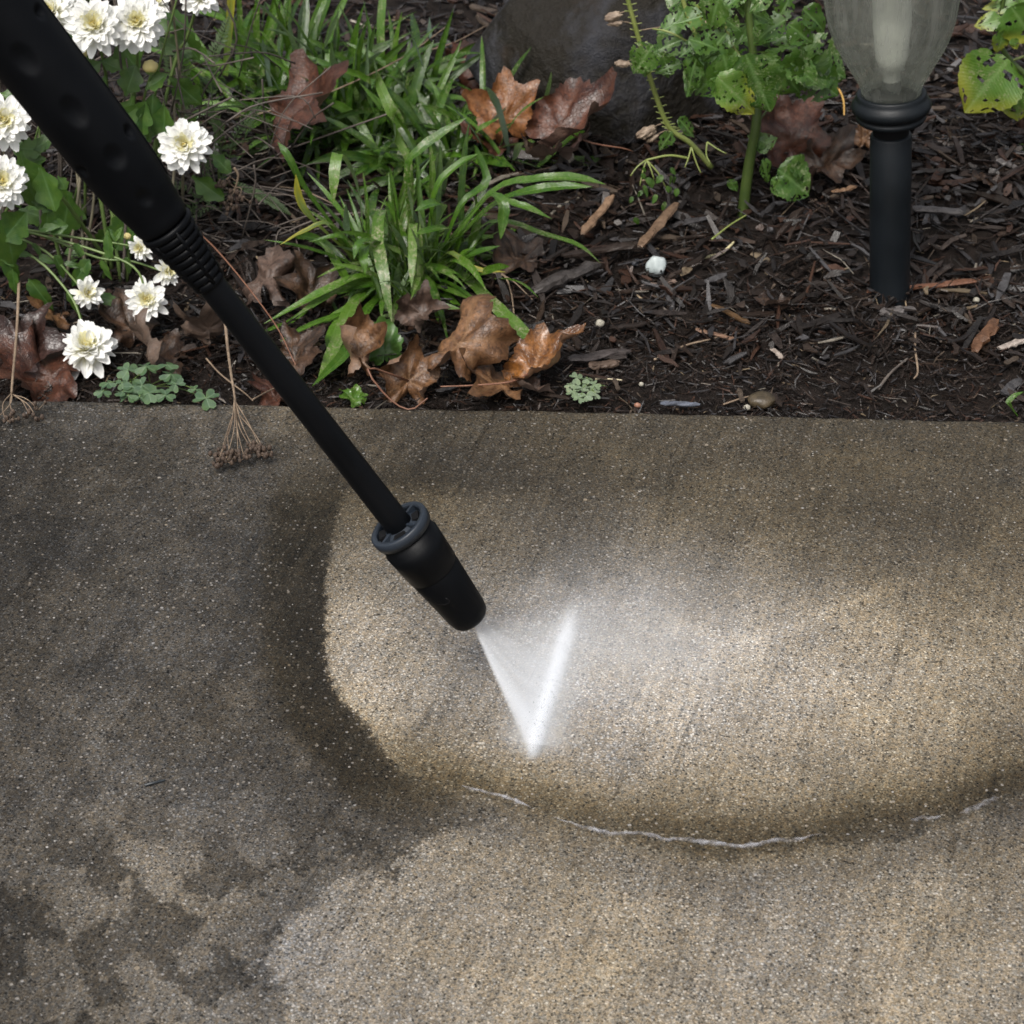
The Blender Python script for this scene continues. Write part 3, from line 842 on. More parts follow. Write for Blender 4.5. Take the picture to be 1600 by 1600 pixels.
# moulded arrow mark on the nozzle
mk = []
for (px, py) in ((664, 931), (676, 934), (686, 933), (691, 928), (689, 922), (684, 919)):
    s, off_ = ax_pick(px, py)
    r0 = np.interp(s, sorted([s_at(930), s_at(893)]), [rpx(930, 36.5), rpx(893, 41.5)])
    a = math.asin(max(-0.95, min(0.95, off_ / r0)))
    mk.append(ax_at(s) + (E_CAM * math.cos(a) + E_LAT * math.sin(a)) * (r0 - 0.0004))
v, f = tube(mk, 0.0008, 6)
obj('arrow_mark', v, f, HOLE, noz)

# ------------------------------------------------------------------ the jet: a thin fan of spray and the splash line where it strikes the path
SA, SB = P(834, 1178, 0), P(900, 952, 0)
ORI = TIP - AX * 0.004
ORI = ORI + E_LAT * 0.0
def volmat(name, dens_fn, col=(0.95, 0.97, 1.0), step=0.12, aniso=-0.15):
    t = NT(name)
    d = dens_fn(t)
    pv = t.n('VolumePrincipled', i={'Color': col, 'Density': d, 'Anisotropy': aniso})
    t.t.links.new(pv.outputs[0], t.out.inputs['Volume'])
    try: t.m.cycles.volume_step_rate = step
    except Exception: pass
    return t.m

jet = empty('water_jet', SA.lerp(SB, 0.5), 'white fan of high pressure water spraying from the black nozzle onto the path', 'water jet')
mid = SA.lerp(SB, 0.5)
zl = (mid - ORI).normalized()
xl = (SB - SA); xl = (xl - zl * xl.dot(zl)).normalized()
yl = zl.cross(xl)
MF = Matrix((xl, yl, zl)).transposed().to_4x4()
MF.translation = ORI
inv = MF.inverted()
a_, b_ = inv @ SA, inv @ SB
Z0 = 0.019
ka, kb = a_.x / (a_.z + Z0), b_.x / (b_.z + Z0)                 # slopes of the fan's two edges in its own plane
dh = 0.007
v = []
for (q, w) in ((Vector((0, 0, 0)), 0.0045), (a_ * 1.0, dh), (b_ * 1.0, dh)):
    for sy in (-1, 1):
        if q.length < 1e-6: v += [Vector((-0.006, sy * w, 0)), Vector((0.006, sy * w, 0))]
        else: v.append(q + Vector((math.copysign(0.006, q.x), sy * w, 0)))
# v: 0..1 near y-, 2..3 near y+, 4 a-, 5 a+, 6 b-, 7 b+
fs = [(0, 4, 6, 1), (2, 3, 7, 5), (0, 2, 5, 4), (1, 6, 7, 3), (0, 1, 3, 2), (4, 5, 7, 6)]
def fan_density(t):
    co = t.coord()
    sx = t.n('SeparateXYZ', i={0: co}).outputs
    u = t.maprange(t.math('DIVIDE', sx[0], t.math('ADD', t.math('MAXIMUM', sx[2], 0.0), Z0)), ka, kb, 0, 1)   # 0 near edge .. 1 far edge
    nd = u.node; nd.clamp = False
    e0 = t.maprange(u, -0.14, 0.22, 0, 1, True)
    e1 = t.maprange(u, 0.55, 1.05, 1, 0, True)
    near = t.maprange(u, 0.03, 0.42, 1, 0, True)
    # narrow streaks along the flight lines
    cv = t.n('CombineXYZ', i={0: t.math('MULTIPLY', u, 26.0), 1: t.math('MULTIPLY', sx[2], 14.0), 2: 0.0})
    st = t.maprange(t.noise(cv.outputs[0], 1.0, 4, 0.6), 0.3, 0.7, 0.55, 1.45)
    body = t.math('ADD', t.maprange(u, 0.1, 1.0, 0.42, 0.20), t.math('MULTIPLY', near, 0.36))
    w = t.math('ADD', 0.0012, t.math('MULTIPLY', sx[2], 0.026))
    g = t.math('DIVIDE', t.math('ABSOLUTE', sx[1]), w)
    gy = t.maprange(g, 0.0, 1.6, 1, 0, True)
    root = t.math('MINIMUM', t.math('DIVIDE', 0.0042, w), 4.0)
    d = t.math('MULTIPLY', t.math('MULTIPLY', t.math('MULTIPLY', body, e0), e1), t.math('MULTIPLY', gy, t.math('MULTIPLY', st, root)))
    return t.math('MULTIPLY', d, 190.0)
me = make_mesh('spray_fan', v, fs, None, False)
outward(me)
me.materials.append(volmat('spray_fan_mist', fan_density))
link('spray_fan', me, jet, M=Matrix.Translation(-jet.location) @ MF)

# splash ridge along the strike line
Ls = (SB - SA).length
xs = (SB - SA).normalized(); ys = Vector((0, 0, 1)).cross(xs)
MS = Matrix((xs, ys, Vector((0, 0, 1)))).transposed().to_4x4(); MS.translation = SA
def splash_density(t):
    co = t.coord()
    sx = t.n('SeparateXYZ', i={0: co}).outputs
    u = t.math('DIVIDE', sx[0], Ls)
    fade = t.math('MULTIPLY', t.maprange(u, -0.07, 0.03, 0, 1, True), t.maprange(u, 0.72, 1.04, 1, 0, True))
    strong = t.maprange(u, 0.0, 0.95, 1.5, 0.28)
    n = t.maprange(t.noise(co, 160, 5, 0.7, 0.4), 0.25, 0.75, 0.25, 1.75)
    w = t.maprange(u, 0, 1, 0.0042, 0.0070)
    r2 = t.math('ADD', t.math('POWER', t.math('DIVIDE', sx[1], w), 2.0), t.math('POWER', t.math('DIVIDE', sx[2], 0.013), 2.0))
    core = t.math('EXPONENT', t.math('MULTIPLY', r2, -1.6))
    r3 = t.math('ADD', t.math('POWER', t.math('DIVIDE', sx[1], 0.026), 2.0), t.math('POWER', t.math('DIVIDE', sx[2], 0.020), 2.0))
    halo = t.math('MULTIPLY', t.math('EXPONENT', t.math('MULTIPLY', r3, -2.2)), 0.11)
    return t.math('MULTIPLY', t.math('MULTIPLY', t.math('ADD', core, halo), t.math('MULTIPLY', fade, t.math('MULTIPLY', strong, n))), 260.0)
v = [(x, y, z) for x in (-0.03, Ls + 0.03) for y in (-0.04, 0.04) for z in (0.0005, 0.035)]
me = make_mesh('splash', v, [(0, 1, 3, 2), (4, 6, 7, 5), (0, 4, 5, 1), (2, 3, 7, 6), (0, 2, 6, 4), (1, 5, 7, 3)], None, False)
outward(me)
me.materials.append(volmat('splash_mist', splash_density, step=0.08))
link('splash', me, jet, M=Matrix.Translation(-jet.location) @ MS)

# thin mist drifting off over the washed concrete
def mist_density(t):
    co = t.coord()
    sx = t.n('SeparateXYZ', i={0: co}).outputs
    r2 = t.math('ADD', t.math('POWER', t.math('DIVIDE', t.math('SUBTRACT', sx[0], 0.13), 0.075), 2.0), t.math('ADD', t.math('POWER', t.math('DIVIDE', t.math('ADD', sx[1], 0.05), 0.085), 2.0), t.math('POWER', t.math('DIVIDE', sx[2], 0.03), 2.0)))
    n = t.maprange(t.noise(co, 22, 4, 0.6, 0.4), 0.3, 0.7, 0.2, 1.6)
    return t.math('MULTIPLY', t.math('MULTIPLY', t.math('EXPONENT', t.math('MULTIPLY', r2, -1.1)), n), 7.0)
v = [(x, y, z) for x in (-0.03, 0.32) for y in (-0.26, 0.14) for z in (0.0008, 0.07)]
me = make_mesh('mist', v, [(0, 1, 3, 2), (4, 6, 7, 5), (0, 4, 5, 1), (2, 3, 7, 6), (0, 2, 6, 4), (1, 5, 7, 3)], None, False)
outward(me)
me.materials.append(volmat('drifting_mist', mist_density, step=0.6))
link('mist', me, jet, M=Matrix.Translation(-jet.location) @ MS)

# droplets thrown out of the splash
t = NT('water_droplet')
WATER = t.done(t.n('MixShader', i={0: 0.55, 1: t.pbsdf(Base_Color=(0.9, 0.93, 0.95), Roughness=0.05, **{'Transmission Weight': 1.0, 'IOR': 1.33}).outputs[0], 2: t.n('BsdfTranslucent', i={'Color': (0.9, 0.92, 0.94)}).outputs[0]}))
mb = MB()
rd = random.Random(3)
for k in range(420):
    u = rd.random() ** 1.2
    q = SA.lerp(SB, u)
    side = rd.gauss(0, 1)
    q = q + ys * side * 0.018 + xs * rd.gauss(0, 0.01) + Vector((0, 0, 0.002 + abs(rd.gauss(0, 0.009))))
    r = rd.uniform(0.00022, 0.0006)
    d = Vector((rd.gauss(0, 1), rd.gauss(0, 1), abs(rd.gauss(0.6, 0.5)))).normalized() * r * rd.uniform(1, 3)
    o1, o2 = d.orthogonal().normalized() * r, None
    o2 = d.normalized().cross(o1)
    mb.add([q + d, q + o1, q + o2, q - o1, q - o2, q - d], [(0, 1, 2), (0, 2, 3), (0, 3, 4), (0, 4, 1), (5, 2, 1), (5, 3, 2), (5, 4, 3), (5, 1, 4)])
o = mb.build('droplets', WATER, jet); o['kind'] = 'stuff'

# foam line at the lower rim of the run-off
t = NT('foam')
co = t.coord()
fu = t.n('SeparateXYZ', i={0: t.n('UVMap').outputs[0]}).outputs
cr = t.maprange(t.math('ABSOLUTE', t.math('SUBTRACT', fu[0], 0.5)), 0.05, 0.5, 1, 0, True)
fa = t.math('MULTIPLY', t.math('POWER', cr, 1.4), t.math('MULTIPLY', t.maprange(t.noise(co, 160, 5, 0.7), 0.32, 0.66, 0.05, 1.0), t.maprange(t.noise(co, 38, 3, 0.6), 0.34, 0.60, 0.25, 1.0)))
FOAM = t.done(t.n('MixShader', i={0: t.math('MULTIPLY', fa, 0.58), 1: t.n('BsdfTransparent').outputs[0], 2: t.pbsdf(Base_Color=(0.46, 0.46, 0.49), Roughness=0.35, Normal=t.bump(t.noise(co, 600, 4), 0.6, 0.0006)).outputs[0]}))
def foam(name, pix, w, label, seed):
    base = catmull([P(x, y, 0.0008) for x, y in pix], 110)
    v, f, uv = [], [], []
    for i, q in enumerate(base):
        u = i / 109
        q = q + Vector((0, 0.0022 * mnoise.noise(Vector((q.x * 90, seed, 0))) + 0.0016 * mnoise.noise(Vector((q.x * 260, seed, 4))), 0))
        tg = (base[min(i + 1, 109)] - base[max(i - 1, 0)]).normalized()
        sd_ = Vector((-tg.y, tg.x, 0))
        ww = w * (0.6 + 0.9 * abs(mnoise.noise(Vector((q.x * 120, seed, 8))))) * min(1, 8 * u + 0.1, 8 * (1 - u) + 0.1)
        for k in range(5):
            c = k / 4 * 2 - 1
            v.append(q + sd_ * (c * ww) + Vector((0, 0, 0.0012 * (1 - c * c))))
            uv.append((k / 4, u))
    for i in range(109):
        for k in range(4): f.append((i * 5 + k, i * 5 + k + 1, i * 5 + 6 + k, i * 5 + 5 + k))
    o = obj(name, v, f, FOAM, None, origin=base[55], uv=uv)
    return tag(o, label, 'foam')
foam('foam_line', [(866, 1279), (915, 1293), (960, 1303), (1000, 1302), (1040, 1311), (1080, 1313), (1130, 1320), (1170, 1322), (1205, 1314), (1240, 1312), (1285, 1305)], 0.0044, 'long thin white foam line at the lower rim of the washed patch', 1)
foam('foam_line', [(1422, 1283), (1445, 1279), (1470, 1278)], 0.0040, 'shortest white foam streak, just left of the rightmost streak', 2)
foam('foam_line', [(1500, 1272), (1525, 1262), (1545, 1252), (1562, 1247)], 0.0044, 'rightmost slanting white foam streak on the wet path', 3)
foam('foam_line', [(722, 1229), (750, 1236), (790, 1246), (830, 1262)], 0.0030, 'faint thin foam trace below and left of the splash', 4)

# ------------------------------------------------------------------ path light
t = NT('frosted_globe')
co = t.coord()
dirt = t.maprange(t.noise(co, 50, 5, 0.65), 0.35, 0.7)
mpv = t.n('Mapping', i={'Vector': co, 'Scale': (1, 1, 0.03)})
strk = t.maprange(t.noise(mpv.outputs[0], 130, 3), 0.35, 0.65)
gc = t.mix(t.math('MULTIPLY', strk, 0.3), (0.38, 0.39, 0.35), (0.54, 0.55, 0.52))
gb = t.pbsdf(Base_Color=gc, Roughness=0.22, Normal=t.bump(t.noise(co, 420, 4), 0.2, 0.0005), **{'Transmission Weight': 0.35, 'IOR': 1.3})
gtr = t.n('BsdfTransparent', i={'Color': (0.80, 0.82, 0.76)})
gtl = t.n('BsdfTranslucent', i={'Color': (0.55, 0.57, 0.50)})
g2 = t.n('MixShader', i={0: 0.45, 1: gb.outputs[0], 2: gtl.outputs[0]})
GLOBE = t.done(t.n('MixShader', i={0: t.maprange(strk, 0, 1, 0.66, 0.48), 1: g2.outputs[0], 2: gtr.outputs[0]}))
LBLK = plastic('weathered_black_plastic', (0.0045, 0.0065, 0.0085), 0.46, 0.5, 700, 0.28)
CORE = simple('pale_lamp_core', (0.60, 0.60, 0.60), (0.75, 0.75, 0.74), 80, 0.5)
base = G(1390, 452)
YL = base.y
lamp = empty('path_light', base, 'black garden path light with a ribbed frosted globe standing in the mulch', 'path light')
topp = PY(1394, 0, YL + 0.01)
LAX = (topp - base).normalized()
def l_s(py):
    k = (800 - py) / F
    a = (base - C).dot(UPV) - k * (base - C).dot(FWD); b = LAX.dot(UPV) - k * LAX.dot(FWD)
    return -a / b
def lp(py, hw): return (l_s(py), hw * mpp(base + LAX * l_s(py)))
E1L = Vector((0, -1, 0))
v, f = lathe([(-0.05, lp(450, 31)[1]), lp(450, 31), lp(330, 32), lp(212, 32.5), lp(209, 31)], base, LAX, E1L, 48)
f.append(tuple(len(v) - 48 + k for k in range(48)))
obj('post', v, f, LBLK, lamp)
v, f = lathe([lp(214, 27), lp(205, 28.5), lp(190, 29)], base, LAX, E1L, 40)
obj('neck', v, f, HOLE, lamp)
v, f = lathe([lp(193, 20), lp(190, 44), lp(187, 52), lp(183, 54.5), lp(180, 54), lp(178, 51.5), lp(175, 54), lp(171, 60), lp(165, 62.5), lp(159, 61), lp(154, 57), lp(150, 54), lp(146, 54.5), lp(144, 52), lp(145, 46), lp(150, 40)], base, LAX, E1L, 72)
obj('collar', v, f, LBLK, lamp)
def rib_r(s, a, r): return r * (1 + 0.05 * (abs(math.sin(a * 7)) ** 0.7 - 0.6))
gp = [(149, 40), (146, 45.5), (139, 46.5), (130, 49.5), (112, 60), (94, 70.5), (78, 80), (63, 87.5), (48, 93), (35, 97.5), (18, 101), (0, 104), (-30, 108), (-60, 110), (-90, 111)]
gq = [lp(a, b) for a, b in gp]
gs = [q[0] for q in gq]; gr_ = [q[1] for q in gq]
ss = np.linspace(gs[0], gs[-1], 46)
v, f = lathe([(float(s), float(np.interp(s, gs, gr_))) for s in ss], base, LAX, E1L, 160, rib_r)
obj('globe', v, f, GLOBE, lamp)
v, f = lathe([lp(140, 13), lp(110, 14), lp(108, 18), lp(90, 25), lp(40, 30), lp(-60, 32)], base, LAX, E1L, 32)
obj('lamp_core', v, f, CORE, lamp)
v, f = lathe([lp(143, 16), lp(130, 15), lp(112, 9), lp(108, 3)], base, LAX, E1L, 24)
obj('bulb_socket', v, f, LBLK, lamp)
v, f = lathe([lp(-88, 104), lp(-86, 116), lp(-94, 120), lp(-104, 118), lp(-125, 95), lp(-140, 60), lp(-146, 10)], base, LAX, E1L, 60)
f.append(tuple(len(v) - 60 + k for k in range(60)))
obj('cap', v, f, LBLK, lamp)

# ------------------------------------------------------------------ stones
ROCK = None
t = NT('wet_boulder')
co = t.coord()
n1, n2 = t.noise(co, 9, 6, 0.6), t.noise(co, 70, 6, 0.7)
c = t.mix(t.maprange(n1, 0.44, 0.58), (0.010, 0.008, 0.005), (0.036, 0.037, 0.044))
c = t.mix(t.math('MULTIPLY', t.maprange(t.noise(co, 16, 4, 0.6, 0.4), 0.55, 0.68), 0.7), c, (0.020, 0.013, 0.008))
c = t.mix(t.math('MULTIPLY', t.maprange(t.noise(co, 13, 5, 0.6, 0.2), 0.60, 0.72), 0.6), c, (0.013, 0.016, 0.006))
c = t.mix(t.math('MULTIPLY', t.maprange(n2, 0.5, 0.75), 0.3), c, (0.022, 0.022, 0.024))
ROCK = t.done(t.pbsdf(Base_Color=c, Roughness=t.maprange(n1, 0.3, 0.7, 0.45, 0.7), Normal=t.bump(t.math('ADD', n1, t.math('MULTIPLY', n2, 0.7)), 0.9, 0.010), **{'Specular IOR Level': 0.2}))
bc = G(975, 222)
v, f = blob((bc.x, bc.y + 0.15, 0.06), 0.165, 0.16, 0.22, 4, 0.14, 1.1, 4, 0.2, 12)
o = obj('boulder', v, f, ROCK, origin=bc)
tag(o, 'large dark wet boulder at the back of the bed behind the fallen leaves', 'rock')

def stone_mat(name, c1, c2, rough=0.45): return simple(name, c1, c2, 120, rough, 0.5, 500, 0.0008)
QZ = stone_mat('pale_quartz', (0.24, 0.28, 0.28), (0.40, 0.44, 0.44))
WH = stone_mat('white_pebble', (0.20, 0.185, 0.145), (0.38, 0.36, 0.30))
PK = stone_mat('pink_pebble', (0.22, 0.10, 0.06), (0.30, 0.16, 0.11))
TANS = stone_mat('brown_stone', (0.03, 0.022, 0.012), (0.075, 0.056, 0.032))
SLT = stone_mat('slate_chip', (0.018, 0.020, 0.026), (0.045, 0.050, 0.062))
def stone(px, py, w, h, mat_, label, seed, rot=0.0, name='pebble', cat='pebble', fac=6):
    q = G(px, py)
    r = w / 2 * mpp(q); rz = h / 2 * mpp(q)
    v, f = blob((q.x, q.y, q.z + rz * 0.75), r, r * 0.85, rz, seed, 0.12, 1.4, 2, rot, fac)
    o = obj(name, v, f, mat_, origin=q)
    return tag(o, label, cat)
stone(1025, 428, 36, 36, QZ, 'pale blue white quartz stone lying on the mulch left of the lamp', 11, name='stone', cat='stone', fac=12)
stone(996, 415, 22, 12, SLT, 'small grey chip of stone touching the white quartz stone', 12)
stone(937, 510, 15, 14, WH, 'cream white pebble above the orange curled leaf', 13)
stone(996, 636, 11, 9, PK, 'pinkish orange pebble at the edge of the path', 14)
stone(1190, 632, 46, 22, TANS, 'flat olive brown stone lying against the path edge', 15, 0.3, 'stone', 'stone', 8)
stone(1167, 640, 11, 10, WH, 'tiny cream pebble beside the olive brown stone', 16)
stone(1002, 603, 8, 8, WH, 'tiny white pebble just right of the little clover', 17)
stone(1191, 475, 9, 16, WH, 'tiny upright white flake beside the flat brown chip', 20)
stone(1525, 472, 11, 10, WH, 'tiny white fleck of stone in the mulch right of the lamp', 21)

stone(1110, 500, 10, 9, SLT, 'small grey pebble in the middle of the mulch', 23)

# ------------------------------------------------------------------ leaf builders
def strap(pts, width, fold=0.25, n=14, twist=0.0, prof=None, ripple=0.0, upref=(0, -0.25, 1), seed=0, notch=0.0):
    """long leaf along pts; width in metres; returns verts, faces, uv"""
    c = catmull(pts, n)
    r = random.Random(seed)
    prof = prof or (lambda s: max(0.04, (0.42 + 0.58 * min(1, s / 0.45)) * (1 - max(0, (s - 0.62) / 0.38) ** 2.2)))
    v, f, uv = [], [], []
    up0 = Vector(upref)
    cols = (-1, -0.5, 0, 0.5, 1)
    ph = r.uniform(0, 6)
    for i, p in enumerate(c):
        s = i / (n - 1)
        t = (c[min(i + 1, n - 1)] - c[max(i - 1, 0)]).normalized()
        side = t.cross(up0)
        if side.length < 0.15: side = t.cross(Vector((1, 0.3, 0.2)))
        side.normalize()
        nn = side.cross(t).normalized()
        a = twist * s
        side, nn = side * math.cos(a) + nn * math.sin(a), nn * math.cos(a) - side * math.sin(a)
        w = width / 2 * prof(s)
        for k in cols:
            wk = w * (1 - notch * (0.5 + 0.5 * math.sin(s * 40 + ph + k)) * (abs(k) > 0.9))
            off = nn * (abs(k) * fold * w + ripple * w * math.sin(s * 17 + ph + k) * abs(k))
            v.append(p + side * (k * wk) + off)
            uv.append(((k + 1) / 2, s))
    for i in range(n - 1):
        for k in range(4):
            f.append((i * 5 + k, i * 5 + k + 1, i * 5 + 6 + k, i * 5 + 5 + k))
    return v, f, uv

def blade(L, W, prof, nu=6, nv=14, fold=0.2, droop=0.3, cup=0.0, ripple=0.0, holes=0.0, seed=0, hscale=9.0):
    """broad leaf in its own frame: grows along +Y from the origin, faces +Z"""
    v, uv, f = [], [], []
    r = random.Random(seed)
    ph = r.uniform(0, 6)
    for j in range(nv + 1):
        s = j / nv
        w = W / 2 * prof(s)
        y = L * s
        for i in range(nu + 1):
            u = i / nu * 2 - 1
            x = u * w
            z = abs(u) * w * fold - droop * L * s * s + cup * L * (u * u) * 0.2 + ripple * L * math.sin(s * 11 + ph + u * 2.0) * abs(u)
            yy = y - 0.12 * L * abs(u) * (0 if s < 0.1 else 1) * 0.4
            v.append(Vector((x, yy, z))); uv.append(((u + 1) / 2, s))
    m = nu + 1
    for j in range(nv):
        for i in range(nu):
            if holes > 0:
                u = (i + 0.5) / nu; s = (j + 0.5) / nv
                rib = abs(u - 0.5) < 0.09
                h = mnoise.fractal(Vector((u * hscale * 0.55, s * hscale * 0.8, seed * 2.3)), 0.8, 2.0, 3)
                if not rib and h > 0.42 - holes: continue
            f.append((j * m + i, j * m + i + 1, (j + 1) * m + i + 1, (j + 1) * m + i))
    return v, f, uv

def frame_to(base, direction, normal, roll=0.0):
    y = Vector(direction).normalized()
    z = Vector(normal); z = z - y * z.dot(y)
    if z.length < 1e-3: z = Vector((0, 0, 1)) - y * y.z
    z.normalize()
    x = y.cross(z)
    M = Matrix((x, y, z)).transposed().to_4x4()
    M.translation = base
    return M @ Matrix.Rotation(roll, 4, 'Y')

def put(v, M): return [M @ q for q in v]

ovate = lambda s: max(0.02, 1.08 * math.sin(math.pi * min(1, (s * 0.93 + 0.03)) ** 0.75) ** 0.85)
def toothed(base, k=11, amp=0.10):
    return lambda s: max(0.02, base(s) * (1 + amp * ((s * k) % 1.0 - 0.5)))
def mumlobe(s):
    if s < 0.22: return 0.16 + 0.25 * s
    core = 1.05 * math.sin(math.pi * min(1.0, ((s - 0.16) / 0.86)) ** 0.9) ** 0.6
    return max(0.03, core * (0.70 + 0.34 * abs(math.sin((s - 0.22) * 3.1 * math.pi))))

GREEN_STRAP = leafy('strap_leaf_green', (0.018, 0.064, 0.004), (0.052, 0.128, 0.010), (0.09, 0.18, 0.03), (0.16, 0.22, 0.16), 0.26, 0.25, 1.0)
SCAR_STRAP = leafy('scarred_strap_leaf', (0.040, 0.100, 0.010), (0.075, 0.150, 0.020), (0.12, 0.20, 0.05), (0.16, 0.22, 0.14), 0.28, 0.25, 1.6, 0.0, (0.30, 0.28, 0.18), True)
GREEN_DARK = leafy('strap_leaf_dark', (0.005, 0.024, 0.002), (0.016, 0.054, 0.004), (0.05, 0.12, 0.02), (0.20, 0.26, 0.24), 0.20, 0.25, 0.3)
YEL_STRAP = leafy('strap_leaf_yellow', (0.05, 0.095, 0.014), (0.10, 0.13, 0.022), (0.19, 0.21, 0.07), (0.16, 0.2, 0.08), 0.4, 0.25, 0.8, 0.55)
MUM_LEAF = leafy('chrysanthemum_leaf', (0.013, 0.048, 0.006), (0.036, 0.092, 0.012), (0.09, 0.17, 0.06), (0.10, 0.17, 0.09), 0.42, 0.22, 0.0)
CHEW = leafy('chewed_leaf', (0.013, 0.050, 0.004), (0.040, 0.105, 0.012), (0.14, 0.24, 0.08), (0.08, 0.14, 0.05), 0.35, 0.28, 0.6, 0.0, (0.35, 0.38, 0.22))
CHEW_Y = leafy('yellow_edged_leaf', (0.04, 0.11, 0.012), (0.07, 0.15, 0.02), (0.17, 0.27, 0.09), (0.1, 0.17, 0.05), 0.36, 0.28, 0.5, 0.42)
CLOVER = leafy('clover_leaf', (0.035, 0.078, 0.038), (0.062, 0.112, 0.060), (0.14, 0.21, 0.13), (0.12, 0.18, 0.12), 0.5, 0.2, 0.0)
CLOVER2 = leafy('pale_clover_leaf', (0.12, 0.17, 0.10), (0.17, 0.22, 0.15), (0.2, 0.26, 0.17), (0.15, 0.2, 0.14), 0.5, 0.2, 0.3)
FERN = leafy('feathery_leaf', (0.035, 0.070, 0.025), (0.060, 0.100, 0.040), (0.09, 0.13, 0.06), (0.08, 0.12, 0.06), 0.5, 0.2, 0.0)
STEM_G = simple('green_stem', (0.07, 0.12, 0.03), (0.12, 0.17, 0.05), 60, 0.45)
STEM_Y = simple('yellow_green_stem', (0.12, 0.155, 0.035), (0.18, 0.205, 0.06), 60, 0.45)
STEM_D = simple('dark_green_stem', (0.035, 0.06, 0.012), (0.06, 0.09, 0.02), 60, 0.45)
STEM_M = simple('mauve_stem', (0.10, 0.09, 0.06), (0.16, 0.14, 0.09), 60, 0.5)
DRY = simple('dry_stem', (0.11, 0.075, 0.05), (0.23, 0.17, 0.115), 90, 0.7)
DRY_D = simple('old_grey_stem', (0.035, 0.028, 0.024), (0.11, 0.09, 0.075), 40, 0.7)
DRY_R = simple('reddish_twig', (0.12, 0.05, 0.03), (0.2, 0.1, 0.06), 90, 0.55)
SEEDM = simple('dry_seed_husk', (0.022, 0.014, 0.010), (0.085, 0.055, 0.036), 420, 0.7, 0.6, 900, 0.001)
PODM = simple('papery_pod', (0.11, 0.075, 0.05), (0.27, 0.21, 0.155), 120, 0.6, 0.6, 500, 0.001)

# ------------------------------------------------------------------ strap-leaved clumps
def strap_leaf(parent, pts, wpx, mat_, seed, **kw):
    c = pts[len(pts) // 2]
    v, f, uv = strap(pts, wpx * 0.95 * mpp(c), seed=seed, **kw)
    return obj('leaf', v, f, mat_, parent, uv=uv)

def hero(parent, base_px, lst, mat_, rise=0.0):
    """lst: (pixel polyline, depth offsets in y towards the viewer, width px)"""
    for k, (pix, ys_, w, m_) in enumerate(lst):
        pts = [PY(x, y, min(parent.location.y + dy, G(x, y).y - (0.024 if i else 0))) for i, ((x, y), dy) in enumerate(zip(pix, ys_))]
        pts = [Vector((p.x, p.y, max(p.z, bed_z(p.x, p.y) + 0.002))) for p in pts]
        strap_leaf(parent, pts, w, m_ or mat_, 31 * k + 7, ripple=0.06, twist=random.uniform(-0.35, 0.35), fold=random.uniform(0.15, 0.4), notch=0.12)

def clump(parent, n, Lr, wr, mats, seed, az=(0, 6.283), el=(25, 80), spread=0.03, droop=(0.6, 1.6)):
    r = random.Random(seed)
    b = parent.location
    for k in range(n):
        a = r.uniform(*az); e = R(r.uniform(*el)); L = r.uniform(*Lr)
        p0 = b + Vector((r.gauss(0, spread), r.gauss(0, spread * 0.7), 0.0))
        p0.z = bed_z(p0.x, p0.y) - 0.002
        d = Vector((math.cos(a) * math.cos(e), math.sin(a) * math.cos(e), math.sin(e)))
        dr = r.uniform(*droop)
        pts = [p0]
        st = L / 6
        for i in range(6):
            pts.append(pts[-1] + d * st)
            d = (d + Vector((r.gauss(0, 0.05), r.gauss(0, 0.05), -dr * 0.16))).normalized()
        lift = [max(0, bed_z(q.x, q.y) + 0.003 - q.z) for q in pts]
        pts = [q + Vector((0, 0, l)) for q, l in zip(pts, lift)]
        m_ = r.choice(mats)
        v, f, uv = strap(pts, r.uniform(*wr), fold=r.uniform(0.1, 0.5), n=11, twist=r.uniform(-1.5, 1.5), ripple=0.10, seed=seed * 100 + k, notch=0.1)
        obj('leaf', v, f, m_, parent, uv=uv)

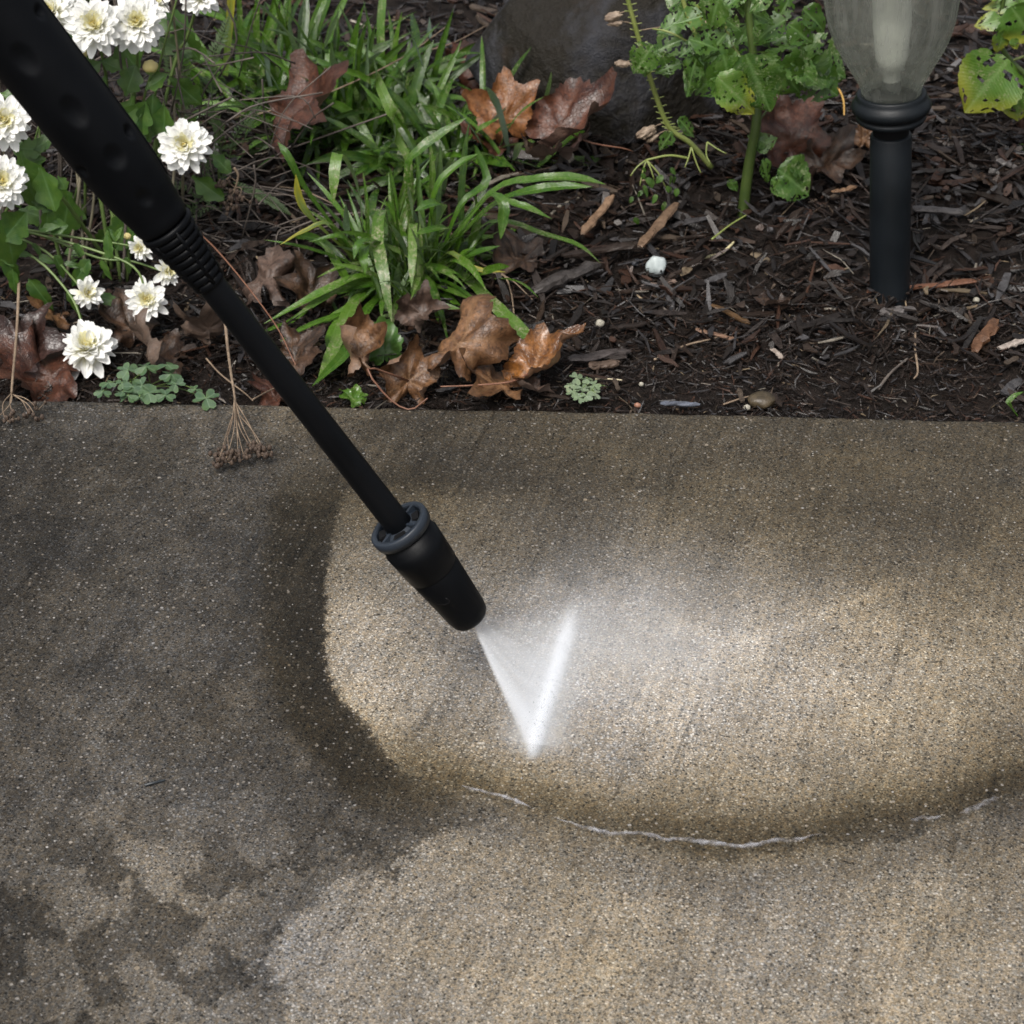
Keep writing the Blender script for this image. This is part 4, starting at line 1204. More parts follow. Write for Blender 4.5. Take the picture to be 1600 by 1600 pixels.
b1 = G(650, 440)
front_clump = empty('strap_leaf_clump', b1, 'front clump of spotted strap leaves arching over the brown curled leaves', 'leafy plant', 'strap leaved clumps')
Y_ = None
HL = [
 ([(600, 438), (560, 432), (500, 458), (412, 506)], (0, -.03, -.06, -.085), 19, None),
 ([(592, 440), (560, 470), (520, 496), (500, 506)], (0, -.02, -.05, -.06), 16, None),
 ([(500, 506), (486, 525), (480, 542), (484, 557)], (-.06, -.065, -.07, -.07), 11, YEL_STRAP),
 ([(630, 440), (600, 330), (590, 372), (600, 430), (613, 507)], (0, .0, -.04, -.075, -.10), 22, SCAR_STRAP),
 ([(670, 430), (648, 350), (645, 400), (643, 450)], (0, -.01, -.05, -.07), 16, SCAR_STRAP),
 ([(690, 405), (735, 440), (785, 490), (820, 522), (834, 556)], (0, -.03, -.06, -.08, -.095), 25, SCAR_STRAP),
 ([(690, 400), (770, 300), (840, 281), (900, 279), (946, 288)], (0, 0, -.02, -.02, -.02), 22, None),
 ([(690, 400), (770, 320), (830, 298), (880, 291), (925, 292)], (0, -.01, -.03, -.03, -.035), 20, None),
 ([(690, 390), (760, 310), (785, 318), (786, 345), (782, 374)], (0, -.03, -.05, -.055, -.06), 20, None),
 ([(690, 400), (770, 322), (815, 322), (862, 342)], (0, -.03, -.045, -.05), 18, None),
 ([(700, 400), (770, 345), (850, 366), (905, 384), (939, 412)], (0, -.02, -.03, -.035, -.04), 15, SCAR_STRAP),
 ([(640, 400), (640, 262), (618, 215), (612, 178), (592, 130), (584, 92)], (0, .0, .005, -.005, .01, .0), 20, SCAR_STRAP),
 ([(650, 400), (636, 270), (655, 235), (690, 208), (730, 183)], (0, -.01, -.01, .0, .01), 19, None),
 ([(670, 400), (680, 300), (715, 258), (748, 240)], (0, -.01, 0, .01), 14, None),
 ([(690, 400), (720, 320), (760, 285), (745, 240), (740, 225)], (0, 0, .02, .03, .03), 15, None),
 ([(570, 420), (490, 345), (468, 312), (462, 272)], (0, -.02, -.02, -.02), 15, YEL_STRAP),
 ([(570, 425), (560, 300), (530, 240), (522, 280), (521, 318)], (0, -.01, -.04, -.06, -.065), 20, SCAR_STRAP),
 ([(580, 430), (520, 352), (475, 362), (437, 383)], (0, -.03, -.04, -.045), 13, YEL_STRAP),
 ([(575, 425), (480, 300), (450, 245), (434, 222)], (0, -.01, -.01, 0), 15, None),
 ([(575, 425), (540, 372), (482, 378)], (0, -.03, -.04), 13, None),
 ([(600, 445), (555, 470), (524, 540), (496, 600)], (0, -.04, -.07, -.095), 24, SCAR_STRAP),
 ([(605, 450), (568, 492), (543, 548), (488, 603)], (0, -.03, -.06, -.09), 22, None),
 ([(600, 445), (550, 480), (520, 520), (512, 548)], (0, -.05, -.07, -.08), 20, None),
 ([(650, 445), (690, 450), (740, 470)], (0, -.03, -.04), 13, None),
 ([(660, 430), (690, 330), (675, 318), (648, 330)], (0, -.03, -.05, -.06), 22, None),
 ([(650, 430), (700, 360), (668, 360), (650, 366)], (0, -.03, -.05, -.06), 14, None),
 ([(600, 440), (575, 385), (568, 400), (571, 428)], (0, -.04, -.07, -.08), 17, None),
 ([(640, 440), (595, 380), (562, 380), (553, 405)], (0, -.04, -.07, -.08), 16, None),
 ([(670, 440), (700, 395), (742, 420), (790, 425)], (0, -.03, -.05, -.055), 10, YEL_STRAP),
]
hero(front_clump, b1, HL, GREEN_STRAP)
clump(front_clump, 150, (0.06, 0.15), (0.0040, 0.0095), [GREEN_STRAP, GREEN_STRAP, GREEN_DARK, SCAR_STRAP, GREEN_STRAP, GREEN_DARK, GREEN_STRAP, SCAR_STRAP] , 3, el=(15, 88), spread=0.030, droop=(0.3, 2.2))

b2 = G(555, 205)
rear_clump = empty('strap_leaf_clump', b2, 'rear clump of glossy dark green strap leaves behind the reddish maple leaf', 'leafy plant', 'strap leaved clumps')
clump(rear_clump, 200, (0.07, 0.16), (0.0055, 0.011), [GREEN_DARK, GREEN_DARK, GREEN_STRAP], 5, el=(20, 85), spread=0.050, droop=(0.6, 1.7))
b3 = G(690, 265)
mid_clump = empty('strap_leaf_clump', b3, 'low bushy clump of strap leaves left of the orange maple leaf', 'leafy plant', 'strap leaved clumps')
clump(mid_clump, 110, (0.06, 0.13), (0.006, 0.012), [GREEN_DARK, GREEN_STRAP], 9, el=(15, 75), spread=0.040, droop=(0.6, 1.7))
b4 = G(440, 150)
back_clump = empty('strap_leaf_clump', b4, 'green strap leaf clump at the top edge beside the white flowers', 'leafy plant', 'strap leaved clumps')
clump(back_clump, 90, (0.08, 0.16), (0.006, 0.011), [GREEN_DARK, GREEN_STRAP], 12, el=(30, 85), spread=0.045, droop=(0.5, 1.5))

# ------------------------------------------------------------------ fallen maple leaves
def maple(size, seed, curl=None, curl2=None, ripple=0.11, lobes=None, nsec=90, nring=8):
    """leaf in its own frame, tip along +Y, stalk joint near the origin; size = radius in metres"""
    r = random.Random(seed)
    lob = lobes or [(0, 0.56, 21), (54, 0.50, 20), (-54, 0.50, 20), (112, 0.28, 19), (-112, 0.28, 19)]
    lob = [(a + r.gauss(0, 4), h * r.uniform(0.88, 1.1), w) for a, h, w in lob]
    ph = [r.uniform(0, 6) for _ in range(4)]
    v, f, vein, rad = [Vector((0, 0, 0))], [], [1.0], [0.0]
    for j in range(1, nring + 1):
        q = j / nring
        for k in range(nsec):
            th = 360 * k / nsec - 180
            rr = 0.46
            vn = 0.0
            for a, h, w in lob:
                d = abs((th - a + 180) % 360 - 180)
                rr = max(rr, 0.46 + h * math.exp(-(d / w) ** 1.2))
                vn = max(vn, max(0, 1 - d * q / 3.2))
                for sgn in (-1, 1):                    # side points of a lobe
                    d2 = abs((th - (a + sgn * w * 0.95) + 180) % 360 - 180)
                    rr = max(rr, (0.46 + h * 0.52) * (1 - d2 / 26)) if d2 < 9 else rr
            dd = abs(abs(th) - 180)
            rr *= 0.45 + 0.55 * min(1, dd / 28)
            rr *= 1 + 0.03 * math.sin(th * 0.9 + ph[0]) + 0.025 * math.sin(th * 0.37 + ph[1])
            x, y = math.sin(R(th)) * rr * q, math.cos(R(th)) * rr * q
            z = ripple * (math.sin(R(th) * 3 + ph[2]) * q * q + 0.6 * math.sin(R(th) * 7 + ph[3]) * q ** 3) + 0.20 * mnoise.noise(Vector((x * 2.2, y * 2.2, seed * 1.7))) + 0.07 * mnoise.noise(Vector((x * 6, y * 6, seed * 2.7))) + 0.03 * q * abs(math.sin(R(th) * 3.2 + ph[0])) - 0.028 * vn * q
            v.append(Vector((x, y, z))); vein.append(vn * (1 - 0.5 * q)); rad.append(q)
    for k in range(nsec):
        f.append((0, 1 + (k + 1) % nsec, 1 + k))
    for j in range(nring - 1):
        o = 1 + j * nsec
        for k in range(nsec):
            k2 = (k + 1) % nsec
            f.append((o + k, o + k2, o + nsec + k2, o + nsec + k))
    for cv in (curl, curl2):
        if not cv: continue
        ang, rad_ = R(cv[0]), cv[1]                  # curl axis direction, radius in leaf units (sign: up / down)
        ax, ay = math.cos(ang), math.sin(ang)
        for q in v:
            l = q.x * ax + q.y * ay
            c = -q.x * ay + q.y * ax
            rr = abs(rad_) * (1 + 0.35 * l)
            rr = max(rr, 0.12)
            a = c / rr
            zz = q.z
            sg = 1 if rad_ > 0 else -1
            c2 = (rr - sg * zz) * math.sin(a)
            z2 = sg * (rr - (rr - sg * zz) * math.cos(a))
            q.x, q.y, q.z = l * ax - c2 * ay, l * ay + c2 * ax, z2
    return [q * size for q in v], f, vein, rad

DL_TAN = dead_leaf('tan_dead_leaf', (0.075, 0.034, 0.014), (0.165, 0.082, 0.036), (0.22, 0.125, 0.06), 0.45, 0.6)
DL_ORG = dead_leaf('wet_orange_leaf', (0.085, 0.032, 0.010), (0.210, 0.085, 0.020), (0.26, 0.13, 0.05), 0.32, 0.5, 0.22)
DL_ORANGE = dead_leaf('rust_orange_leaf', (0.130, 0.048, 0.016), (0.210, 0.090, 0.032), (0.24, 0.13, 0.06), 0.38, 0.3)
DL_RED = dead_leaf('dull_red_leaf', (0.034, 0.010, 0.005), (0.085, 0.030, 0.015), (0.095, 0.052, 0.036), 0.42, 0.25)
DL_PURP = dead_leaf('wet_purple_leaf', (0.020, 0.010, 0.008), (0.050, 0.026, 0.021), (0.075, 0.046, 0.04), 0.36, 0.3, 0.15)
DL_DARK = dead_leaf('dark_brown_leaf', (0.018, 0.010, 0.006), (0.058, 0.029, 0.015), (0.085, 0.048, 0.026), 0.46, 0.5, 0.05)
DL_PALE = dead_leaf('pale_backed_leaf', (0.045, 0.026, 0.018), (0.100, 0.064, 0.048), (0.125, 0.085, 0.065), 0.5, 0.6)

def fallen(px, py, rpx_, rot, mat_, label, seed, curl=None, curl2=None, lift=0.01, stalk=None, ripple=0.11, lobes=None, dy=0.0, stalk_mat=None):
    q = G(px, py, lift) if dy == 0 else PY(px, py, G(px, py).y + dy)
    size = rpx_ * 1.22 * mpp(q)
    v, f, vein, rad = maple(size, seed, curl, curl2, ripple, lobes)
    M = Matrix.Rotation(R(rot[2]), 4, 'Z') @ Matrix.Rotation(R(rot[0]), 4, 'X') @ Matrix.Rotation(R(rot[1]), 4, 'Y')
    v = [M @ a for a in v]
    cz = sum((a for a in v), Vector()) / len(v)
    v = [a - cz + q for a in v]
    low = min(a.z - bed_z(a.x, a.y) for a in v if True)
    if low < -0.004: v = [a + Vector((0, 0, -0.004 - low)) for a in v]
    root = empty('fallen_leaf', q, label, 'fallen leaf', 'fallen maple leaves on the bed')
    obj('blade', v, f, mat_, root, attrs={'vein': vein, 'rad': rad})
    if stalk:
        pts = catmull([v[0]] + [PY(x, y, q.y + d) for x, y, d in stalk], 12)
        vv, ff = tube(pts, [0.0011 - 0.0005 * i / 11 for i in range(12)], 6)
        obj('stalk', vv, ff, stalk_mat or DRY_R, root)
    return root

fallen(462, 175, 104, (46, 6, -84), DL_RED, 'large dull red maple leaf standing in front of the rear green clump', 1, curl=(80, 1.8), lift=0.075, ripple=0.05, dy=-0.13)
fallen(790, 180, 70, (58, -10, 20), DL_ORANGE, 'rust orange maple leaf with pointed lobes beside the middle clump', 2, curl=(90, 0.7), lift=0.03, dy=-0.09)
fallen(836, 124, 84, (42, 0, 10), DL_PURP, 'dark purple wet maple leaf leaning on the boulder', 3, curl=(95, 1.4), lift=0.03, dy=-0.075)
fallen(878, 192, 98, (34, 10, -72), DL_RED, 'long folded reddish brown leaf pointing right in front of the boulder', 4, curl=(90, 0.36), lift=0.035, lobes=[(0, 0.62, 24), (36, 0.30, 20), (-36, 0.26, 20)], stalk=[(920, 222, -.01), (975, 232, 0), (990, 238, 0.01)], dy=-0.125)
fallen(848, 238, 48, (35, 0, 165), DL_DARK, 'small brown leaf folded upright below the rust orange leaf', 5, curl=(90, 0.38), lift=0.02, dy=-0.10)
fallen(895, 228, 46, (40, 20, 200), DL_PURP, 'small purple brown leaf hanging below the long folded leaf', 6, curl=(80, 0.6), lift=0.02, dy=-0.10)
fallen(770, 222, 55, (15, 10, 60), DL_RED, 'flat reddish leaf half hidden under the rust orange leaf', 7, curl=(40, 1.6), dy=-0.05)
fallen(745, 110, 60, (25, -8, 40), DL_RED, 'dull red leaf behind the middle clump near the mulch', 8, curl=(60, 1.0), lift=0.015)
fallen(815, 82, 46, (60, 0, -20), DL_ORANGE, 'narrow orange rimmed leaf curling beside the boulder top left', 9, curl=(90, 0.35), lift=0.02, dy=-0.06)
fallen(418, 440, 66, (18, 0, -8), DL_PALE, 'pale backed leaf rolled into a hood behind the wand', 10, curl=(92, -0.30), lift=0.032, ripple=0.16)
fallen(722, 540, 96, (26, 0, -28), DL_TAN, 'big tan leaf arched over like a wave above the other curled leaves', 11, curl=(80, -0.36), lift=0.042, ripple=0.14)
fallen(640, 592, 66, (62, 12, -10), DL_TAN, 'tan cupped leaf with a drooping stalk at the path edge', 12, curl=(70, 0.42), lift=0.02, stalk=[(575, 575, -.035), (605, 620, -.045), (640, 640, -.05), (668, 622, -.05)])
fallen(834, 568, 88, (30, 0, -66), DL_ORG, 'shiny wet orange brown leaf curled up at its right end', 13, curl=(90, 0.34), lift=0.022, lobes=[(0, 0.55, 24), (42, 0.30, 22), (-42, 0.30, 22)], stalk=[(800, 596, -.02), (740, 602, -.03), (688, 604, -.035)])
fallen(775, 602, 70, (22, 6, 95), DL_TAN, 'torn flat tan leaf lying below the shiny orange leaf', 14, curl=(0, 1.6), lift=0.008)
fallen(562, 548, 70, (66, 10, 12), DL_TAN, 'narrow twisted brown leaf standing upright between green straps', 15, curl=(88, 0.28), lift=0.03)
fallen(655, 488, 50, (60, 0, -40), DL_PALE, 'small pinkish grey leaf twisted above the tan leaves', 16, curl=(60, 0.36), lift=0.035)
fallen(492, 510, 58, (55, 0, 30), DL_DARK, 'dark brown leaf standing behind the lower left strap leaf', 17, curl=(90, 0.6), lift=0.02, dy=0.03)
fallen(460, 560, 60, (30, 0, -60), DL_DARK, 'dark brown leaf under the wand tube near the path', 18, curl=(40, 0.9), lift=0.01)
fallen(325, 505, 72, (62, 0, -150), DL_DARK, 'brown leaf curled upright left of the wand tube', 19, curl=(88, 0.5), lift=0.03)
fallen(250, 548, 74, (35, 0, 100), DL_DARK, 'wavy dark brown leaf behind the clover patch', 20, curl=(20, 0.55), lift=0.02, ripple=0.12)
fallen(205, 505, 60, (30, 0, 30), DL_DARK, 'dark reddish leaf just right of the lowest white flowers', 21, curl=(50, 0.8), lift=0.015)
fallen(75, 585, 105, (20, 0, 80), DL_RED, 'broad dark red leaf in shade at the path edge left of the clover', 22, curl=(10, 1.3), lift=0.012)
fallen(30, 560, 80, (40, 0, -30), DL_PURP, 'dark purple leaf at the far left above the path edge', 23, curl=(70, 1.0), lift=0.02)
fallen(85, 492, 46, (28, 0, 100), DL_TAN, 'small flat tan leaf under the sprawling white flowers', 24, curl=(10, 0.9), lift=0.02)
fallen(430, 615, 50, (15, 0, 40), DL_RED, 'small reddish leaf flat against the path edge beside the wand tube', 25, curl=(60, 1.2), lift=0.008)
fallen(1235, 215, 84, (48, -8, 35), DL_RED, 'dark red wet leaf between the chewed plant and the lamp', 26, curl=(80, 0.7), lift=0.03)
fallen(1290, 262, 62, (25, 0, -50), DL_DARK, 'dark brown wet leaf left of the lamp post', 27, curl=(40, 0.8), lift=0.012)
fallen(812, 398, 66, (18, 0, 80), DL_DARK, 'brown oval leaf with yellow green straps across it', 28, curl=(0, 0.8), lift=0.012)
fallen(1350, 215, 28, (62, 0, 5), DL_TAN, 'small tan leaf tucked behind the lamp post', 29, curl=(90, 0.7), lift=0.02)
fallen(1545, 285, 30, (15, 0, 70), DL_DARK, 'small brown leaf lying in the mulch right of the lamp', 30, curl=(40, 1.0))
fallen(1210, 470, 32, (20, 0, 160), DL_DARK, 'flat brown square-looking leaf piece in the mulch left of the lamp foot', 31, curl=(90, 1.8), lift=0.01)
fallen(835, 606, 38, (25, 0, 140), DL_PALE, 'small mauve leaf underneath the shiny orange leaf', 32, curl=(40, 0.9), lift=0.01)
fallen(600, 545, 44, (70, 0, 0), leafy('green_blade', (0.03, 0.09, 0.02), (0.04, 0.1, 0.02), (0.09, 0.17, 0.05), (0.05, 0.1, 0.03), 0.4) , 'fresh green broad leaf standing behind the tan curled leaves', 33, curl=(90, 1.2), lift=0.015, lobes=[(0, 0.55, 40), (60, 0.3, 40), (-60, 0.3, 40)])
fallen(555, 622, 26, (25, 0, 60), GREEN_STRAP, 'small green lobed leaf at the path edge under the strap leaves', 34, curl=(90, 1.5), lift=0.006)

# ------------------------------------------------------------------ chrysanthemums
def petal_mat(name, tip, base_c):
    t = NT(name)
    uv = t.n('SeparateXYZ', i={0: t.n('UVMap').outputs[0]}).outputs
    co = t.coord()
    c = t.mix(t.maprange(uv[1], 0.0, 0.75, 0, 1, True), base_c, tip)
    c = t.mix(t.math('MULTIPLY', t.maprange(t.noise(co, 200, 3), 0.4, 0.7), 0.12), c, (0.55, 0.57, 0.50))
    w = t.math('SINE', t.math('MULTIPLY', uv[0], 22.0))
    nrm = t.bump(w, 0.25, 0.0005)
    b = t.pbsdf(Base_Color=c, Roughness=0.5, Normal=nrm, **{'Specular IOR Level': 0.3})
    tr = t.n('BsdfTranslucent', i={'Color': c})
    return t.done(t.n('MixShader', i={0: 0.38, 1: b.outputs[0], 2: tr.outputs[0]}))
PETAL = petal_mat('white_petal', (0.86, 0.86, 0.84), (0.82, 0.78, 0.40))
PETAL_IN = petal_mat('cream_petal', (0.80, 0.77, 0.52), (0.74, 0.64, 0.18))
PETAL_Y = petal_mat('yellow_petal', (0.80, 0.68, 0.24), (0.74, 0.56, 0.08))
BUDM = petal_mat('yellow_bud', (0.68, 0.58, 0.26), (0.40, 0.40, 0.10))

def petal_shape(r, L, W, curl):
    v, uv, f = [], [], []
    ns, ncol = 6, 5
    tipw = r.uniform(0.75, 1.0)
    for j in range(ns):
        s = j / (ns - 1)
        w = W / 2 * (0.38 + 0.62 * min(1, s / 0.55)) * (1 if s < 0.8 else tipw * (1 - 0.55 * ((s - 0.8) / 0.2) ** 2))
        for k in range(ncol):
            u = k / (ncol - 1) * 2 - 1
            z = 0.35 * abs(u) ** 2 * w + curl * L * s * s + 0.02 * L * math.sin(s * 5 + u)
            v.append(Vector((u * w, L * s * (1 - 0.06 * abs(u) * (s > 0.8)) - (0.05 * L * (abs(u) < 0.3) if j == ns - 1 else 0), z))); uv.append(((u + 1) / 2, s))
    for j in range(ns - 1):
        for k in range(ncol - 1):
            f.append((j * ncol + k, j * ncol + k + 1, (j + 1) * ncol + k + 1, (j + 1) * ncol + k))
    return v, f, uv

PETALS = []
for k in range(7):
    r = random.Random(40 + k)
    v, f, uv = petal_shape(r, 1.0, r.uniform(0.30, 0.42), r.uniform(-0.22, 0.12))
    PETALS.append(make_mesh('petal', [tuple(q) for q in v], f, PETAL, uv=uv))

def flower(parent, px, py, rpx_, Y, facing, seed, outer=24, full=1.0, open_=0.0, ragged=0.0):
    """a bloom: outer petals one by one, packed inner petals joined, incurved yellowish heart"""
    r = random.Random(seed)
    c = PY(px, py, Y)
    rad = rpx_ * mpp(c)
    n = Vector(facing).normalized()
    x = n.orthogonal().normalized(); y = n.cross(x)
    Mf = Matrix((x, y, n)).transposed().to_4x4(); Mf.translation = c
    root = empty('flower', c - wl(parent), parent=parent)
    inv_t = Matrix.Translation(-c)
    for k in range(outer):
        ring = k % 2
        a = 2 * math.pi * (k + r.uniform(-0.35, 0.35)) / outer
        el = R((-8, 10)[ring] + r.gauss(0, 7) + open_)
        L = rad * (1.0, 0.92)[ring] * r.uniform(0.86 - ragged, 1.06)
        M = inv_t @ Mf @ Matrix.Rotation(a, 4, 'Z') @ Matrix.Translation((0, 0, rad * 0.05 * ring)) @ Matrix.Rotation(el, 4, 'X') @ Matrix.Rotation(r.gauss(0, 0.25), 4, 'Y') @ Matrix.Diagonal((L * r.uniform(0.85, 1.15), L, L, 1))
        link('petal', r.choice(PETALS), root, M=M)
    V, Fc, UV = [], [], []
    def whorl(cnt, L, el, z, W, curl):
        for k in range(cnt):
            v, f, uv = petal_shape(r, L * r.uniform(0.85, 1.12), W * L * r.uniform(0.85, 1.15), curl + r.gauss(0, 0.05))
            M = Mf @ Matrix.Rotation(2 * math.pi * (k + r.uniform(-0.4, 0.4)) / cnt, 4, 'Z') @ Matrix.Translation((0, rad * 0.03, z)) @ Matrix.Rotation(R(el + r.gauss(0, 7)), 4, 'X') @ Matrix.Rotation(r.gauss(0, 0.2), 4, 'Y')
            o = len(V)
            V.extend(put(v, M)); Fc.extend([tuple(i + o for i in q) for q in f]); UV.extend(uv)
    if full > 0.4:
        whorl(int(18 * full), rad * 0.86, 20 + open_, rad * 0.10, 0.36, 0.02)
        whorl(int(16 * full), rad * 0.72, 33 + open_, rad * 0.14, 0.38, 0.06)
        whorl(int(14 * full), rad * 0.56, 46 + open_, rad * 0.16, 0.40, 0.10)
        o = obj('inner_petals', V, Fc, PETAL, root, uv=UV); o['kind'] = 'stuff'
    V, Fc, UV = [], [], []
    whorl(14, rad * 0.52, 52, rad * 0.15, 0.42, 0.12)
    whorl(9, rad * 0.32, 70, rad * 0.15, 0.46, 0.25)
    o = obj('cream_petals', V, Fc, PETAL_IN, root, uv=UV); o['kind'] = 'stuff'
    V, Fc, UV = [], [], []
    whorl(9, rad * 0.30, 76, rad * 0.13, 0.5, 0.35)
    whorl(6, rad * 0.2, 88, rad * 0.12, 0.5, 0.4)
    o = obj('flower_heart', V, Fc, PETAL_Y, root, uv=UV); o['kind'] = 'stuff'
    # green cup and stalk end
    v, f = blob(c - n * rad * 0.10, rad * 0.20, rad * 0.20, rad * 0.16, seed, 0.05, 1, 1)
    obj('sepal_cup', v, f, STEM_G, root)
    return c - n * rad * 0.2

def stem(parent, pts, r0, r1, mat_=None, name='stem', n=18):
    c = catmull(pts, n)
    v, f = tube(c, [r0 + (r1 - r0) * i / (n - 1) for i in range(n)], 6)
    return obj(name, v, f, mat_ or STEM_G, parent)

def lobed_leaf(parent, px, py, tx, ty, Y, wr, mat_, seed, prof=mumlobe, dz=0.0, nrm=(0, -0.5, 0.9), holes=0.0, nu=6, nv=18, fold=0.25, droop=0.15, name='leaf', ripple=0.02, Yt=None, hscale=9.0):
    a = PY(px, py, Y); b = PY(tx, ty, Y + dz if Yt is None else Yt)
    L = (b - a).length
    v, f, uv = blade(L, L * wr, prof, nu, nv, fold, droop, 0.0, ripple, holes, seed, hscale)
    r = random.Random(seed)
    M = frame_to(a, b - a, Vector(nrm) + Vector((r.gauss(0, 0.25), r.gauss(0, 0.2), 0)))
    return obj(name, put(v, M), f, mat_, parent, uv=uv)

mb1 = G(165, 430)
YB = mb1.y
mum_up = empty('chrysanthemum', mb1, 'tall white chrysanthemum bush with full blooms beside and behind the wand grip', 'flowering plant', 'white chrysanthemums')
up = [(148, 42, 52, YB - 0.03, (0.05, -0.75, 0.6), 1, 26, 1.1), (213, 36, 50, YB - 0.01, (0.15, -0.8, 0.6), 2, 26, 1.1), (84, 22, 46, YB - 0.02, (-0.2, -0.6, 0.7), 3, 22, 1.0), (238, 8, 34, YB + 0.06, (0.4, -0.4, 0.8), 4, 18, 1.0), (312, -8, 37, YB + 0.04, (0.1, -0.65, 0.45), 5, 22, 1.0),
      (289, 228, 47, YB - 0.01, (0.0, -0.85, 0.62), 6, 26, 1.0), (8, 190, 49, YB - 0.10, (0.1, -0.8, 0.6), 7, 24, 0.9), (2, 286, 47, YB - 0.12, (0.3, -0.8, 0.6), 8, 24, 1.1), (112, -14, 40, YB + 0.05, (0, -0.6, 0.8), 9, 20, 1.0)]
for i, (x, y, r_, Y, fc, sd_, n_, fl) in enumerate(up):
    c = flower(mum_up, x, y, r_, Y, fc, sd_, n_, fl)
    g0 = mb1 + Vector((random.uniform(-0.05, 0.03), random.uniform(-0.02, 0.03), 0))
    m_ = c.lerp(g0, 0.4) + Vector((0, 0.03, 0.02))
    stem(mum_up, [c, c.lerp(m_, 0.5) + Vector((0, 0.01, -0.005)), m_, Vector((g0.x, g0.y, bed_z(g0.x, g0.y) - 0.01))], 0.0013, 0.0022, STEM_G)
def bud(parent, px, py, rpx_, Y):
    c = PY(px, py, Y); rd_ = rpx_ * mpp(c)
    v, f = blob(c, rd_, rd_, rd_ * 0.85, px, 0.12, 2.2, 2)
    obj('bud', v, f, BUDM, parent, uv=[(0.5, min(1, max(0, (q.z - c.z) / rd_ * 0.5 + 0.6))) for q in v])
    v, f = blob(c - Vector((0, 0, rd_ * 0.55)), rd_ * 0.75, rd_ * 0.75, rd_ * 0.6, 3, 0.05, 1, 1)
    obj('sepal_cup', v, f, STEM_G, parent)
    return c - Vector((0, 0, rd_))
c = bud(mum_up, 235, 104, 12, YB)
stem(mum_up, [c, PY(226, 150, YB + .01), PY(215, 220, YB + .02), PY(190, 330, YB + .02)], 0.001, 0.0015)
c = bud(mum_up, 128, 84, 9, YB - 0.02)
LV = [(205, 215, 222, 175, .0), (232, 222, 238, 172, 0), (255, 225, 258, 182, 0), (196, 150, 206, 118, 0), (208, 150, 198, 190, 0), (228, 140, 252, 124, 0), (160, 95, 140, 110, 0), (165, 120, 150, 165, 0), (190, 110, 168, 100, 0),
      (50, 235, 72, 220, -.08), (40, 255, 62, 250, -.08), (62, 258, 80, 306, -.1), (90, 275, 100, 290, -.1), (30, 235, 50, 300, -.1), (72, 235, 40, 232, -.08), (48, 315, 75, 322, -.1), (75, 322, 72, 350, -.1), (70, 357, 96, 354, -.1), (5, 345, 20, 395, -.12), (0, 380, 30, 345, -.12),
      (225, 265, 250, 300, .02), (300, 275, 335, 300, .03), (265, 120, 300, 150, .06), (180, 60, 205, 95, .05), (330, 240, 352, 262, .05), (20, 110, 45, 90, .03), (60, 130, 40, 160, .02), (110, 300, 100, 350, 0), (250, 60, 285, 80, .08), (275, 40, 300, 78, .09), (210, 330, 190, 372, 0)]
rl = random.Random(77)
for i, (x0, y0, x1, y1, dy) in enumerate(LV):
    lobed_leaf(mum_up, x0, y0, x1 + (x1 - x0) * 0.45, y1 + (y1 - y0) * 0.45, YB + dy, rl.uniform(0.55, 0.75), MUM_LEAF, 200 + i, nrm=(rl.gauss(0, .3), -0.8, 0.6), fold=rl.uniform(0.1, 0.35), droop=rl.uniform(-0.1, 0.2))
for i in range(46):                               # shaded inner foliage
    x0, y0 = rl.uniform(-60, 330), rl.uniform(-40, 420)
    a = rl.uniform(0, 6.28); l = rl.uniform(30, 62)
    if x0 > 250 and y0 > 250: continue
    lobed_leaf(mum_up, x0, y0, x0 + l * math.cos(a), y0 + l * abs(math.sin(a)), YB + rl.uniform(0.01, 0.12), rl.uniform(0.5, 0.75), MUM_LEAF, 300 + i, nrm=(rl.gauss(0, .5), -0.6, 0.7), nv=12, nu=4)
for i in range(22):
    x0 = rl.uniform(-40, 330); b0 = PY(x0, rl.uniform(370, 470), YB + rl.uniform(-0.02, 0.1))
    b0.z = bed_z(b0.x, b0.y)
    tpt = PY(x0 + rl.uniform(-50, 60), rl.uniform(-60, 200), YB + rl.uniform(0, 0.1))
    stem(mum_up, [b0, b0.lerp(tpt, 0.5) + Vector((rl.gauss(0, .01), 0, rl.gauss(0, .01))), tpt], 0.0018, 0.0010, rl.choice([STEM_G, STEM_M, DRY_D]))

mb2 = G(-70, 470)
Y2 = mb2.y - 0.02
mum_low = empty('chrysanthemum', mb2, 'sprawling white chrysanthemum with ragged blooms on long stems leaning over the path edge', 'flowering plant', 'white chrysanthemums')
lowf = [(135, 460, 31, Y2 - 0.045, (0.45, -0.6, 0.62), 21, 14, 0.5, 12, .12), (229, 468, 39, Y2 - 0.05, (0.1, -0.85, 0.55), 22, 20, 0.75, 0, .15), (138, 548, 52, Y2 - 0.10, (0.05, -0.42, 0.9), 23, 26, 1.0, 6, .08), (221, 388, 24, Y2 - 0.01, (-0.3, -0.7, 0.4), 24, 12, 0.5, 0, .1), (259, 424, 30, Y2 - 0.015, (0.75, -0.55, 0.35), 25, 14, 0.6, 0, .1)]
stems_px = {0: [(135, 478), (118, 440), (70, 392), (0, 362), (-70, 350)], 1: [(229, 485), (212, 420), (150, 392), (40, 362), (-70, 345)], 2: [(136, 560), (128, 505), (105, 455), (40, 395), (-70, 375)], 3: [(224, 392), (180, 380), (110, 370), (30, 357), (-70, 340)], 4: [(258, 415), (205, 408), (150, 402), (45, 362), (-70, 350)]}
